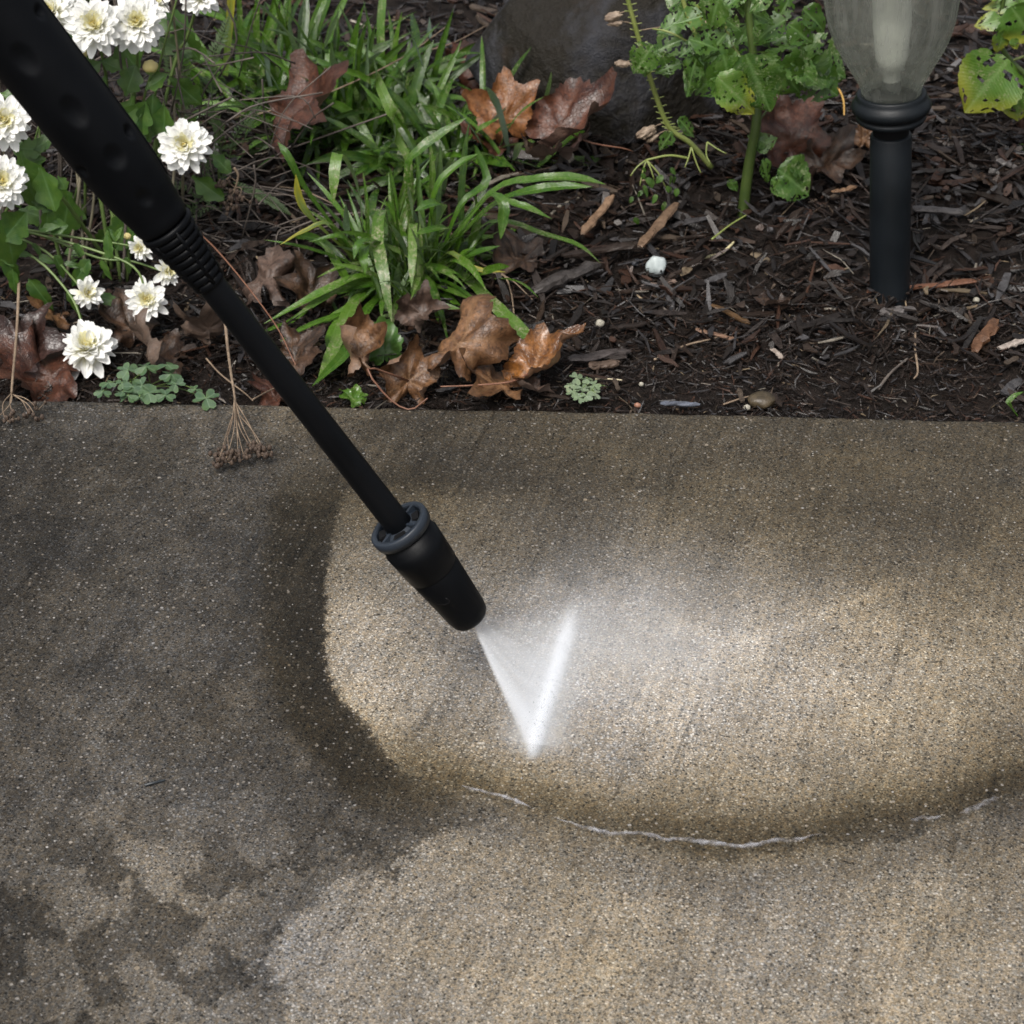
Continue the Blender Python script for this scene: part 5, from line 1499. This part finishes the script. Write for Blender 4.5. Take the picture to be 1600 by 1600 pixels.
for i, (x, y, r_, Y, fc, sd_, n_, fl, op, rg) in enumerate(lowf):
    c = flower(mum_low, x, y, r_, Y, fc, sd_, n_, fl, op, rg)
    sp = stems_px[i]
    ptsx = [c] + [PY(px_, py_, Y + (Y2 - Y) * (k + 1) / 4) for k, (px_, py_) in enumerate(sp[1:])]
    stem(mum_low, ptsx + [Vector((mb2.x - 0.02, mb2.y, bed_z(mb2.x, mb2.y) - 0.01))], 0.0010, 0.0017, STEM_G, n=24)
c = bud(mum_low, 199, 369, 6, Y2 - .02)
LL = [(0, 378, 30, 458), (20, 420, 22, 465), (45, 435, 85, 490), (85, 398, 105, 438), (160, 405, 172, 442), (140, 405, 108, 452), (115, 380, 130, 405), (60, 358, 95, 352), (172, 405, 165, 360), (188, 380, 170, 358), (100, 410, 130, 418), (20, 395, 52, 398), (40, 372, 20, 362), (150, 462, 198, 478), (110, 452, 122, 500), (195, 402, 206, 430), (0, 400, 32, 420), (125, 420, 145, 428), (60, 400, 88, 412), (178, 376, 190, 355), (130, 400, 122, 380), (50, 380, 68, 402)]
for i, (x0, y0, x1, y1) in enumerate(LL):
    lobed_leaf(mum_low, x0, y0, x1, y1, Y2 - 0.03, rl.uniform(0.30, 0.45), MUM_LEAF, 500 + i, prof=lambda s: max(0.03, math.sin(math.pi * min(1, s) ** 0.8) ** 0.8 * (1 + 0.25 * (((s * 4) % 1) - 0.5))), nrm=(rl.gauss(0, .4), -0.75, 0.6), fold=0.3)

# ------------------------------------------------------------------ clover
def trefoil(M, r, size):
    V, Fc, UV = [], [], []
    for k in range(3):
        a0 = k * 2.094 + r.gauss(0, 0.12)
        Mk = M @ Matrix.Rotation(a0, 4, 'Z') @ Matrix.Rotation(R(r.uniform(-28, -2)), 4, 'X')
        o = len(V)
        ring = [(0, 0), (0.20, 0.14), (0.46, 0.42), (0.58, 0.72), (0.50, 0.96), (0.26, 1.06), (0, 0.86), (-0.26, 1.06), (-0.50, 0.96), (-0.58, 0.72), (-0.46, 0.42), (-0.20, 0.14)]
        cen = Vector((0, 0.52 * size, -0.05 * size))
        V.append(Mk @ cen); UV.append((0.5, 0.5))
        for (x, y) in ring:
            V.append(Mk @ Vector((x * size, y * size, abs(x) * size * 0.22))); UV.append((x * 0.8 + 0.5, y))
        n = len(ring)
        for i in range(n): Fc.append((o, o + 1 + i, o + 1 + (i + 1) % n))
    return V, Fc, UV
def clover(px, py, spots, size_px, mat_, label, seed):
    q = G(px, py); r = random.Random(seed)
    root = empty('clover_plant', q, label, 'clover')
    for (x, y, hz, k) in spots:
        k *= r.uniform(0.75, 1.15)
        c = S(x, y); c = PY(x, y, c.y - 0.01 * 0 + 0.5 * hz)
        c.z = max(c.z, 0.006 + hz * 0.3)
        c = P(x, y, c.z)
        M = frame_to(c, Vector((r.gauss(0, 1), r.gauss(0.3, 1), 0)), Vector((r.gauss(0, .25), -0.35 + r.gauss(0, .2), 1)))
        V, Fc, UV = trefoil(M, r, size_px * k * mpp(c))
        obj('leaf', V, Fc, mat_, root, uv=UV)
        b = Vector((q.x + r.gauss(0, .01), q.y + 0.008, bed_z(q.x, q.y)))
        stem(root, [c, c.lerp(b, 0.5) + Vector((0, 0.003, 0.004)), b], 0.0005, 0.0007, STEM_G, n=7)
    return root
rs = random.Random(8)
sp = [(170, 598, .02, 1), (185, 585, .03, .9), (200, 578, .035, 1), (228, 572, .04, 1.25), (244, 588, .03, 1), (262, 570, .04, 1), (266, 585, .03, .9), (215, 590, .03, 1), (208, 604, .02, 1), (192, 612, .015, 1.1), (176, 618, .01, 1.2), (222, 602, .02, 1), (232, 614, .015, 1), (252, 602, .02, .8), (258, 618, .01, .9), (200, 618, .012, 1), (164, 590, .02, .9), (190, 598, .02, .9), (218, 620, .01, .8), (291, 617, .012, 1.35), (322, 622, .008, 1.1), (305, 608, .01, .8), (240, 575, .035, .8), (275, 600, .015, .7), (160, 612, .01, .9)]
clover(230, 612, [q for i, q in enumerate(sp) if i % 3 != 1], 18, CLOVER, 'patch of blue green clover at the path edge under the white flowers', 1)
sp2 = [(902, 590, .02, .9), (918, 592, .02, 1), (928, 602, .015, 1), (910, 606, .015, .9), (896, 612, .01, 1), (916, 618, .01, 1.1), (905, 622, .008, .8), (930, 614, .008, .8), (890, 602, .012, .8)]
clover(912, 612, sp2, 12, CLOVER2, 'small pale clover seedling beside the shiny orange leaf', 2)

# ------------------------------------------------------------------ dried seed heads
def umbel(name, label, stempx, rays, headpx, rh, seed, lift=0.004, cnt=34, Ys=None, mat_=None):
    r = random.Random(seed)
    pts = [S(x, y, z) if Ys is None else PY(x, y, Ys) for x, y, z in stempx]
    root = empty(name, pts[-1], label, 'dried seed head')
    v, f = tube(catmull(pts, 24), [0.0009 + 0.0007 * (1 - i / 23) for i in range(24)], 6)
    obj('stalk', v, f, mat_ or DRY, root)
    j0 = catmull(pts, 24)
    heads = []
    for k, (u, hx, hy) in enumerate(rays):
        a = j0[int(u * 23)]
        b = (S(hx, hy, lift + 0.004)) if Ys is None else PY(hx, hy, Ys - 0.004)
        m_ = a.lerp(b, 0.55) + Vector((r.gauss(0, .003), 0, 0.004))
        v, f = tube(catmull([a, m_, b], 8), [0.0006, 0.00055, 0.0005, 0.0005, 0.00045, 0.0004, 0.0004, 0.0004], 5)
        obj('ray_stalk', v, f, mat_ or DRY, root)
        heads.append(b)
    for k in range(cnt):
        h = heads[k % len(heads)]
        c = h + Vector((r.gauss(0, headpx[0]) , r.gauss(0, headpx[1]), 0)) * mpp(h)
        if Ys is None: c.z = max(c.z, 0.002) + abs(r.gauss(0, 0.003))
        else: c.z += r.gauss(0, headpx[1]) * mpp(h)
        s = rh * r.uniform(0.7, 1.3) * mpp(h)
        v, f = blob(c, s * 0.8, s * 0.8, s * 1.15, seed * 50 + k, 0.25, 2.0, 1)
        obj('seed_husk', v, f, SEEDM, root)
        v, f = tube([h, c], [0.0004, 0.0003], 4)
        obj('husk_stalk', v, f, mat_ or DRY, root)
    return root
umbel('dried_seed_head', 'dried brown umbel of seeds drooping onto the concrete left of the wand', [(352, 505, .05), (356, 545, .045), (362, 590, .03), (366, 615, .022), (371, 660, .014)],
      [(0.80, 345, 712), (0.80, 352, 722), (0.95, 372, 712), (0.9, 382, 716), (0.84, 400, 708), (0.84, 408, 704), (0.97, 392, 700), (0.92, 360, 716), (0.9, 340, 728), (0.95, 418, 712)], (8, 4), 3.9, 1, cnt=95)
umbel('dried_seed_head', 'sparse dried seed head at the left edge of the photo lying on the concrete', [(30, 440, .05), (26, 520, .045), (19, 600, .022), (18, 618, .016)],
      [(0.9, -6, 655), (0.97, 22, 655), (0.95, 45, 646), (0.98, 60, 640), (0.98, 58, 656), (0.9, 8, 658)], (6, 5), 4.2, 2, cnt=28)
umbel('dried_seed_head', 'small dried seed head hanging in the tangle right of the single white flower', [(366, 262, 0), (372, 275, 0), (366, 300, 0)],
      [(0.9, 345, 290), (0.9, 352, 318), (0.9, 362, 322), (0.9, 376, 305), (0.7, 352, 282)], (7, 7), 3.8, 3, cnt=30, Ys=YB + 0.03)

# ------------------------------------------------------------------ feathery leaves and the tangle of dry stems
def fern_leaf(parent, pix, Y, wpx, seed):
    pts = [PY(x, y, Y) for x, y in pix]
    c = catmull(pts, 26)
    V, Fc, UV = [], [], []
    r = random.Random(seed)
    for i in range(1, 26):
        s = i / 25
        t = (c[i] - c[i - 1]).normalized()
        sd_ = t.cross(Vector((0, -0.8, 0.5))).normalized()
        for sg in (-1, 1):
            L = wpx * mpp(c[i]) * math.sin(math.pi * min(1, 0.12 + s * 0.88)) ** 0.7 * r.uniform(0.8, 1.15)
            d = (sd_ * sg + t * 0.7).normalized()
            p = t.cross(d).normalized().cross(d)
            w = 0.18 * L + 0.0004
            o = len(V)
            V += [c[i], c[i] + d * L * 0.5 + p * w, c[i] + d * L, c[i] + d * L * 0.5 - p * w]
            UV += [(0.5, 0), (1, 0.5), (0.5, 1), (0, 0.5)]
            Fc.append((o, o + 1, o + 2, o + 3))
    v, f = tube(c, 0.0006, 5)
    o = len(V); V += v; Fc += [tuple(i + o for i in q) for q in f]; UV += [(0.5, 0.5)] * len(v)
    return obj('leaf', V, Fc, FERN, parent, uv=UV)
fb = G(345, 330)
fern = empty('feathery_plant', fb, 'feathery green plant with finely divided leaves in the tangle behind the single white flower', 'leafy plant')
for k, (pix, dy, w) in enumerate([([(345, 330), (300, 180), (285, 95), (290, 25)], .03, 17), ([(345, 330), (280, 150), (262, 85), (250, 60)], .04, 15), ([(350, 330), (345, 230), (338, 190), (320, 160)], .02, 13), ([(365, 285), (400, 302), (430, 318), (455, 336)], -.02, 11), ([(335, 320), (300, 330), (330, 250), (345, 245)], -.01, 11), ([(345, 330), (330, 120), (345, 60), (360, 20)], .06, 14), ([(345, 330), (365, 220), (395, 180), (410, 150)], .05, 12), ([(345, 330), (275, 290), (262, 330), (230, 350)], -.01, 10)]):
    fern_leaf(fern, pix, fb.y + dy, w, k)
stem(fern, [fb, fb + Vector((0, 0.01, 0.06))], 0.0015, 0.001, STEM_D)
yb = G(352, 200)
blade1 = empty('grass_blade', PY(356, 118, yb.y), 'upright grass blade green above and yellow below at the top of the tangle', 'grass blade')
pts = [PY(x, y, yb.y) for x, y in ((352, 118), (356, 70), (360, 20), (364, -40))]
v, f, uv = strap(pts, 13 * mpp(pts[0]), fold=0.3, prof=lambda s: 0.7 + 0.3 * s, upref=(0, -1, 0.2))
obj('blade', v, f, YEL_STRAP, blade1, uv=uv)
mb = MB()
rt = random.Random(15)
for k in range(190):
    x, y = rt.uniform(-40, 470), rt.uniform(60, 470)
    if x > 380 and y < 200: continue
    a = rt.gauss(0.3, 0.9); L = rt.uniform(40, 190)
    q0 = PY(x, y, YB + rt.uniform(0.02, 0.16)); q1 = PY(x + L * math.cos(a), y - L * math.sin(a) * rt.choice((1, -1)), YB + rt.uniform(0.02, 0.16))
    for q in (q0, q1): q.z = max(q.z, bed_z(q.x, q.y) + 0.002)
    m_ = q0.lerp(q1, 0.5) + Vector((rt.gauss(0, .008), 0, rt.gauss(0.005, .008)))
    m_.z = max(m_.z, bed_z(m_.x, m_.y) + 0.003)
    r0 = rt.uniform(0.0004, 0.0011)
    v, f = tube(catmull([q0, m_, q1], 8), r0, 5)
    mb.add(v, f)
o = mb.build('dry_stem_tangle', DRY_D, None)
tag(o, 'tangle of old grey dry stems behind the white flowers', kind='stuff')

def twig(pix, r, mat_, label, name='twig', cat='twig', z=0.003, Y=None):
    pts = [S(x, y, z + (zz[0] if zz else 0)) if Y is None else PY(x, y, Y) for x, y, *zz in pix]
    c = catmull(pts, 20)
    v, f = tube(c, [r * (1 - 0.35 * i / 19) for i in range(20)], 6)
    return tag(obj(name, v, f, mat_, None, origin=c[10]), label, cat)
twig([(250, 340, .03), (320, 372, .02), (420, 492, .02), (462, 570, .01)], 0.0009, DRY_R, 'long thin reddish stalk running down behind the wand tube')
twig([(322, 560, .012), (345, 585, .01), (382, 614, .006), (395, 626, .003)], 0.0009, DRY, 'thin tan stalk crossing behind the dried umbel')
twig([(395, 624, .004), (430, 606, .01), (460, 596, .015)], 0.0008, DRY, 'short grey stalk right of the wand tube at the path edge')
twig([(702, 362, .02), (745, 408, .015), (785, 428, .01), (798, 455, .006), (803, 490, .003)], 0.0012, DRY, 'bent tan stalk right of the front strap leaves')
twig([(730, 420, .01), (790, 432, .008), (832, 468, .004)], 0.0008, DRY, 'fine tan stalk lying below the bent stalk')
twig([(1100, 402), (1125, 397), (1140, 385), (1150, 374)], 0.0017, simple('straw', (0.45, 0.40, 0.22), (0.55, 0.5, 0.3), 60, 0.5), 'pale curved straw lying in the mulch right of the white stone')
twig([(1112, 374, .01), (1140, 352, .014), (1166, 336, .02)], 0.0011, STEM_Y, 'yellow green stalk leaning at the foot of the thick stem')
twig([(1302, 133, .03), (1312, 142, .03), (1318, 158, .025), (1319, 180, .02)], 0.0015, simple('ochre_stalk', (0.35, 0.2, 0.05), (0.42, 0.26, 0.07), 60, 0.5), 'bent ochre stalk left of the lamp globe')
twig([(1480, 188), (1520, 200), (1555, 216), (1580, 238)], 0.0016, DRY_D, 'long dark twig lying right of the lamp collar')
twig([(1024, 470), (1050, 492), (1070, 500), (1090, 512)], 0.0013, DRY_D, 'small grey twig in the middle of the mulch')
twig([(1022, 562), (1070, 540), (1110, 530), (1135, 522)], 0.0011, DRY, 'thin straight twig lying in the fine mulch')
twig([(1130, 632), (1160, 622), (1195, 614)], 0.0009, DRY, 'thin pale twig lying along the olive brown stone')
twig([(930, 592), (950, 592), (972, 594)], 0.0009, simple('pale_straw', (0.42, 0.36, 0.24), (0.5, 0.44, 0.3), 60, 0.5), 'tiny pale straw right of the pale clover seedling')
twig([(1430, 520), (1430, 545), (1434, 580), (1428, 592)], 0.0013, DRY, 'upright thin forked twig below the lamp post')
twig([(1372, 608), (1392, 582), (1418, 560)], 0.0016, DRY_D, 'grey twig lying diagonally below the lamp post')
twig([(420, 290, 0), (480, 300, .02), (560, 340, .01)], 0.0008, DRY, 'fine dry stalk left of the front strap leaves')
twig([(390, 182, .03), (500, 150, .06), (620, 95, .07), (700, 40, .05)], 0.0011, DRY, 'long dry stalk lying across the reddish maple leaf')
twig([(622, 88, .02), (700, 70, .02), (760, 40, .01)], 0.0009, DRY, 'thin dry stalk sticking out above the middle clump')
twig([(738, 340, .03), (746, 362, .02), (748, 382, .01)], 0.0017, simple('grey_bud_stalk', (0.25, 0.24, 0.22), (0.4, 0.39, 0.37), 90, 0.6), 'short silvery dead tip hanging in the front strap leaves')
twig([(226, 1227, 0), (240, 1223, .001), (258, 1219, 0)], 0.0011, simple('dark_needle', (0.015, 0.02, 0.024), (0.03, 0.035, 0.04), 60, 0.4), 'short dark needle lying on the dirty concrete', 'needle', 'needle', 0.001)

# ------------------------------------------------------------------ bigger pieces of wood in the mulch
def plank(pa, pb, wpx, tcol, label, seed, z=0.012, th=0.5, name='bark_piece', cat='wood chip'):
    a, b = G(*pa, z), G(*pb, z)
    r = random.Random(seed)
    w = wpx * mpp(a) / 2
    t = (b - a).normalized(); sd_ = t.cross(Vector((0, 0, 1))).normalized(); up_ = sd_.cross(t)
    v, f = [], []
    ns, nc = 9, 8
    prof = [r.uniform(0.8, 1.1) for _ in range(ns)]; prof[0] *= 0.55; prof[-1] *= r.uniform(0.3, 0.7)
    for i in range(ns):
        c = a.lerp(b, i / (ns - 1)) + sd_ * r.gauss(0, w * 0.12) + up_ * r.gauss(0, w * 0.08)
        for k in range(nc):
            an = 2 * math.pi * k / nc
            x, y = math.cos(an), math.sin(an)
            x = math.copysign(abs(x) ** 0.6, x); y = math.copysign(abs(y) ** 0.7, y)
            j = r.uniform(0.82, 1.12)
            v.append(c + sd_ * (x * w * prof[i] * j) + up_ * (y * w * th * prof[i] * j) + t * r.gauss(0, w * 0.15))
    for i in range(ns - 1):
        for k in range(nc):
            k2 = (k + 1) % nc
            f.append((i * nc + k, i * nc + k2, (i + 1) * nc + k2, (i + 1) * nc + k))
    f += [tuple(range(nc))[::-1], tuple((ns - 1) * nc + k for k in range(nc))]
    o = obj(name, v, f, MULCH, None, origin=a.lerp(b, 0.5), smooth=False, colors={'tint': np.tile(np.append(np.array(tcol), 1), (len(v), 1))})
    return tag(o, label, cat)
LIGHTW, REDW, DRKW, GRYW = (0.17, 0.11, 0.07), (0.085, 0.038, 0.02), (0.03, 0.022, 0.018), (0.10, 0.092, 0.09)
plank((910, 365), (958, 305), 15, LIGHTW, 'pale brown stick leaning up behind the strap leaves', 1, .018)
plank((1000, 385), (1056, 318), 17, (0.13, 0.085, 0.055), 'brown stick lying behind the white quartz stone', 2, .016)
plank((832, 455), (935, 412), 26, (0.045, 0.04, 0.038), 'thick dark wet branch piece left of the white stone', 3, .012, 0.7)
plank((880, 400), (1000, 380), 20, DRKW, 'dark bark strip lying behind the thick branch piece', 4, .012)
plank((1000, 452), (1056, 438), 12, (0.14, 0.10, 0.08), 'grey tan splinter just below the white stone', 5, .006)
plank((1088, 515), (1152, 532), 10, (0.15, 0.09, 0.06), 'tan splinter in the middle of the fine mulch', 6, .006)
plank((1112, 476), (1172, 505), 11, (0.07, 0.04, 0.018), 'olive brown curved bark sliver left of the flat brown leaf piece', 7, .006)
plank((1355, 456), (1532, 438), 14, (0.12, 0.055, 0.032), 'long reddish bark strip at the foot of the lamp', 8, .006)
plank((1522, 548), (1556, 500), 22, (0.085, 0.042, 0.022), 'broad reddish bark piece right of the lamp', 9, .008)
plank((1560, 545), (1606, 528), 13, (0.30, 0.26, 0.23), 'pale grey stick at the right edge of the photo', 10, .008)
plank((1375, 490), (1428, 482), 18, GRYW, 'grey weathered bark piece below the lamp post', 11, .006)
plank((1205, 542), (1222, 560), 9, (0.26, 0.22, 0.19), 'short pale chip in the fine mulch left of the lamp', 12, .005)
plank((1558, 250), (1590, 262), 14, GRYW, 'dark grey chip lying right of the lamp post near the leaves', 13, .006)
plank((1425, 325), (1505, 332), 16, (0.06, 0.055, 0.055), 'grey black bark strip right of the lamp post', 14, .012)
plank((1300, 300), (1336, 292), 10, (0.2, 0.12, 0.07), 'light brown splinter left of the lamp post', 15, .012)
plank((890, 562), (985, 548), 20, (0.05, 0.042, 0.04), 'dark bark piece right of the shiny orange leaf', 16, .008)
plank((920, 572), (968, 566), 16, (0.085, 0.06, 0.045), 'brown grey bark chunk above the pale clover seedling', 17, .006)
plank((1032, 630), (1094, 632), 10, (0.085, 0.095, 0.12), 'long blue grey splinter lying along the path edge', 19, .006)
plank((1538, 440), (1585, 480), 12, DRKW, 'thin dark bark strip slanting at the right edge of the mulch', 18, .008)

# ------------------------------------------------------------------ chewed plant, seed stalk, plant at the right edge
cb = G(1160, 332)
YC = cb.y
chew = empty('chewed_plant', cb, 'green plant with insect eaten leaves on a thick stem between boulder and lamp', 'leafy plant')
stem(chew, [cb - Vector((0, 0, .01)), PY(1170, 260, YC), PY(1182, 190, YC), PY(1180, 120, YC + .01), PY(1172, 40, YC + .02), PY(1160, -60, YC + .03)], 0.0062, 0.0035, STEM_D, n=26)
stem(chew, [PY(1182, 180, YC), PY(1130, 100, YC), PY(1098, 75, YC), PY(1070, 10, YC + .01), PY(1060, -40, YC + .01)], 0.0028, 0.0022, STEM_Y)
stem(chew, [PY(1120, 90, YC), PY(1080, 68, YC - .01), PY(1045, 50, YC - .01), PY(1020, 45, YC)], 0.0014, 0.0009, STEM_Y)
stem(chew, [PY(1180, 110, YC), PY(1150, 80, YC + .01), PY(1130, 30, YC + .02), PY(1118, 0, YC + .02)], 0.0016, 0.0012, STEM_Y)
stem(chew, [PY(1178, 200, YC), PY(1210, 150, YC + .02), PY(1222, 70, YC + .03)], 0.0012, 0.0008, STEM_D)
tov = toothed(ovate, 9, 0.16)
CH = [(1150, 80, 1085, 150, .85, .20, -.02), (1130, 85, 1150, 170, .75, .16, -.04), (1165, 85, 1205, 178, .80, .12, -.05), (1120, 120, 1188, 180, .6, .05, -.06), (1195, 80, 1255, 150, .75, .22, -.02), (1245, 85, 1325, 120, .95, .02, .03), (1250, 105, 1310, 150, .9, .04, .02), (1225, 90, 1280, 132, .7, .2, -.01),
      (1070, 30, 1025, 52, .7, .16, .0), (1062, 8, 1100, 40, .7, .1, .02), (1045, 15, 1080, -20, .7, .05, .03), (1120, 20, 1160, 50, .6, .2, .0), (1130, 15, 1175, -20, .6, .2, .02), (1180, 40, 1205, 75, .6, .18, .0), (1200, 60, 1258, 52, .5, .24, .02), (1150, 60, 1120, 72, .6, .2, .0),
      (1020, 70, 988, 118, .8, .2, .02), (1035, 80, 1045, 125, .7, .2, .03), (1005, 75, 1008, 122, .7, .15, .03), (1190, 40, 1150, 10, .6, .22, .03), (1215, 30, 1240, -15, .6, .24, .03), (1165, 20, 1190, -30, .6, .2, .03),
      (1180, 230, 1215, 215, .8, .1, .0), (1200, 225, 1170, 210, .7, .1, .0), (1190, 250, 1205, 285, .7, .24, -.02), (1215, 265, 1270, 305, .95, .02, -.01), (1235, 250, 1268, 285, .8, .05, .0), (1205, 280, 1240, 310, .6, .22, -.02), (1225, 255, 1258, 262, .7, .0, .01),
      (1140, 280, 1152, 300, .6, .1, -.02), (1060, 185, 1085, 215, .6, .15, .01), (1050, 205, 1030, 235, .6, .15, .01), (1090, 65, 1060, 90, .6, .22, -.02), (1230, 60, 1250, 85, .6, .22, 0)]
for i, (x0, y0, x1, y1, wr, ho, dy) in enumerate(CH):
    lobed_leaf(chew, x0, y0, x1, y1, YC + dy, wr, CHEW_Y if i in (3, 9) else CHEW, 700 + i, prof=tov, holes=ho, nu=18, nv=22, nrm=(rl.gauss(0, .3), -0.75, 0.65), fold=rl.uniform(0.05, 0.3), droop=rl.uniform(0.0, 0.25), ripple=0.035, hscale=11)
for i in range(26):
    x0, y0 = rl.uniform(1060, 1260), rl.uniform(-10, 130)
    a = rl.uniform(-0.4, 3.6); l = rl.uniform(30, 62)
    lobed_leaf(chew, x0, y0, x0 + l * math.cos(a), y0 + l * abs(math.sin(a)) + 8, YC + rl.uniform(-0.03, 0.06), rl.uniform(0.5, 0.8), CHEW, 760 + i, prof=tov, holes=rl.uniform(0.1, 0.26), nu=14, nv=16, nrm=(rl.gauss(0, .4), -0.7, 0.65), fold=rl.uniform(0.05, 0.35), droop=rl.uniform(0.0, 0.3), ripple=0.04, hscale=10)
# bare chewed vein skeletons hanging low
for i, (x0, y0, x1, y1) in enumerate([(1010, 250, 985, 275), (1010, 250, 1000, 290), (1010, 250, 1022, 280), (1010, 250, 1040, 292), (1080, 230, 1070, 262), (1080, 230, 1095, 270), (1105, 222, 1135, 240), (1105, 222, 1110, 255)]):
    stem(chew, [PY(x0, y0, YC - .02), PY((x0 + x1) / 2 + rl.gauss(0, 3), (y0 + y1) / 2 + rl.gauss(0, 3), YC - .025), PY(x1, y1, YC - .03)], 0.0010, 0.0006, STEM_Y, 'vein', 7)
stem(chew, [PY(1075, 247, YC - .01), PY(1045, 243, YC - .015), PY(1010, 250, YC - .02)], 0.0014, 0.0011, STEM_Y)
# small mossy sprigs at its foot
for i in range(20):
    x, y = rl.uniform(985, 1060), rl.uniform(255, 340)
    lobed_leaf(chew, x, y, x + rl.uniform(-14, 14), y + rl.uniform(8, 18), YC - 0.02 + rl.uniform(-.03, .0), 0.6, CHEW, 900 + i, prof=tov, nu=4, nv=6)

sb = G(1120, 265)
YSb = sb.y - 0.03
stalk_p = empty('seed_stalk', sb, 'leafless yellow green stalk with dry papery pods leaning in front of the boulder', 'seed stalk')
sp_px = [(1112, 262), (1080, 225), (1052, 205), (1036, 180), (1012, 110), (995, 50), (980, -5), (970, -50)]
cst = catmull([PY(x, y, YSb) for x, y in sp_px], 40)
v, f = tube(cst, [0.0030 - 0.0008 * i / 39 for i in range(40)], 8)
obj('stem', v, f, STEM_Y, stalk_p)
mb = MB()
for i in range(10, 39):
    p = cst[i]
    for sg in (-1, 1):
        d = Vector((sg * rl.uniform(0.6, 1), -0.3, rl.uniform(0.1, 0.6))).normalized()
        v, f = tube([p, p + d * rl.uniform(0.005, 0.009)], [0.0008, 0.0005], 4); mb.add(v, f)
o = mb.build('pod_stub', STEM_Y, stalk_p); o['kind'] = 'stuff'
for (hx, hy, px_, py_, w, h, rot) in [(986, 18, 958, 26, 26, 20, .3), (989, 38, 962, 36, 22, 14, .1), (1010, 95, 973, 100, 24, 15, -.1), (1040, 190, 1010, 207, 32, 22, .5), (1055, 196, 1020, 216, 20, 12, .6), (1090, 20, 1098, 38, 18, 24, .0)]:
    c = PY(px_, py_, YSb - 0.005)
    s = mpp(c) / 2
    v, f = blob(c, w * s * 1.05, w * s * 0.6, h * s * 0.72, int(px_), 0.28, 1.9, 3)
    v = [c + Matrix.Rotation(-rot, 3, 'Y') @ (q - c) for q in v]
    obj('seed_pod', v, f, PODM, stalk_p)
    a = min(cst, key=lambda q: (q - PY(hx, hy, YSb)).length)
    v, f = tube(catmull([a, a.lerp(c, 0.5) + Vector((0, 0, .002)), c], 6), 0.0006, 4)
    obj('pod_stalk', v, f, DRY, stalk_p)

rb = G(1640, 220)
YR = rb.y - 0.02
rp = empty('yellowing_plant', rb, 'plant with large yellow edged heart shaped leaves at the right edge of the photo', 'leafy plant')
stem(rp, [rb, PY(1610, 130, YR), PY(1580, 95, YR), PY(1562, 60, YR), PY(1570, -20, YR)], 0.0030, 0.0024, STEM_D)
stem(rp, [PY(1600, 88, YR), PY(1580, 95, YR), PY(1566, 100, YR)], 0.0016, 0.0014, STEM_Y)
RL_ = [(1575, 92, 1505, 178, .95, .07, -.03), (1570, 40, 1560, 85, .9, .05, -.02), (1565, 30, 1522, 40, .7, .12, -.01), (1590, 5, 1535, 12, .5, .04, 0), (1580, 10, 1620, 70, .9, .03, -.02), (1590, 140, 1590, 192, 1.0, .02, -.03), (1608, 130, 1620, 190, .9, .02, -.02), (1582, 60, 1590, 78, .7, .05, -.02), (1600, 225, 1592, 262, .5, .1, 0), (1612, 190, 1606, 215, .6, 0, 0), (1570, -10, 1530, -20, .7, .05, .0), (1590, -5, 1625, 20, .8, .03, .01)]
for i, (x0, y0, x1, y1, wr, ho, dy) in enumerate(RL_):
    lobed_leaf(rp, x0, y0, x1, y1, YR + dy, wr, CHEW_Y, 800 + i, prof=toothed(ovate, 10, 0.10), holes=ho, nu=16, nv=20, nrm=(rl.gauss(-.1, .2), -0.8, 0.6), fold=0.12, droop=0.1, ripple=0.03, hscale=8)
stem(rp, [PY(1608, 240, YR), PY(1590, 260, YR - .01), PY(1572, 275, YR - .01)], 0.0009, 0.0007, STEM_Y)

spb = G(1590, 651)
spr = empty('green_sprout', spb, 'tiny bright green sprout at the path edge in the right corner of the bed', 'seedling')
v, f, uv = strap([spb, PY(1578, 635, spb.y), PY(1576, 628, spb.y), PY(1586, 618, spb.y + .003), PY(1600, 612, spb.y + .006)], 9 * mpp(spb), fold=0.3)
obj('leaf', v, f, GREEN_STRAP, spr, uv=uv)
v, f, uv = strap([spb, PY(1582, 640, spb.y - .003), PY(1578, 630, spb.y - .004)], 8 * mpp(spb), fold=0.2)
obj('leaf', v, f, GREEN_STRAP, spr, uv=uv)

# ------------------------------------------------------------------ grit washed onto the slab
mb = MB()
rg_ = random.Random(19)
for k in range(260):
    px, py = rg_.uniform(-20, 1620), rg_.uniform(640, 1640)
    c = P(px, py, 0.0004); s = rg_.uniform(0.0004, 0.0011) * (1.4 if rg_.random() < 0.06 else 1)
    v, f = blob(c, s, s * rg_.uniform(0.6, 1), s * 0.6, k, 0.2, 1.5, 0, rg_.uniform(0, 6))
    mb.add(v, f)
o = mb.build('sand_grit', stone_mat('pale_grit', (0.16, 0.15, 0.13), (0.32, 0.31, 0.30), 0.5), None)
tag(o, 'pale grains of sand lying on the concrete', kind='stuff')
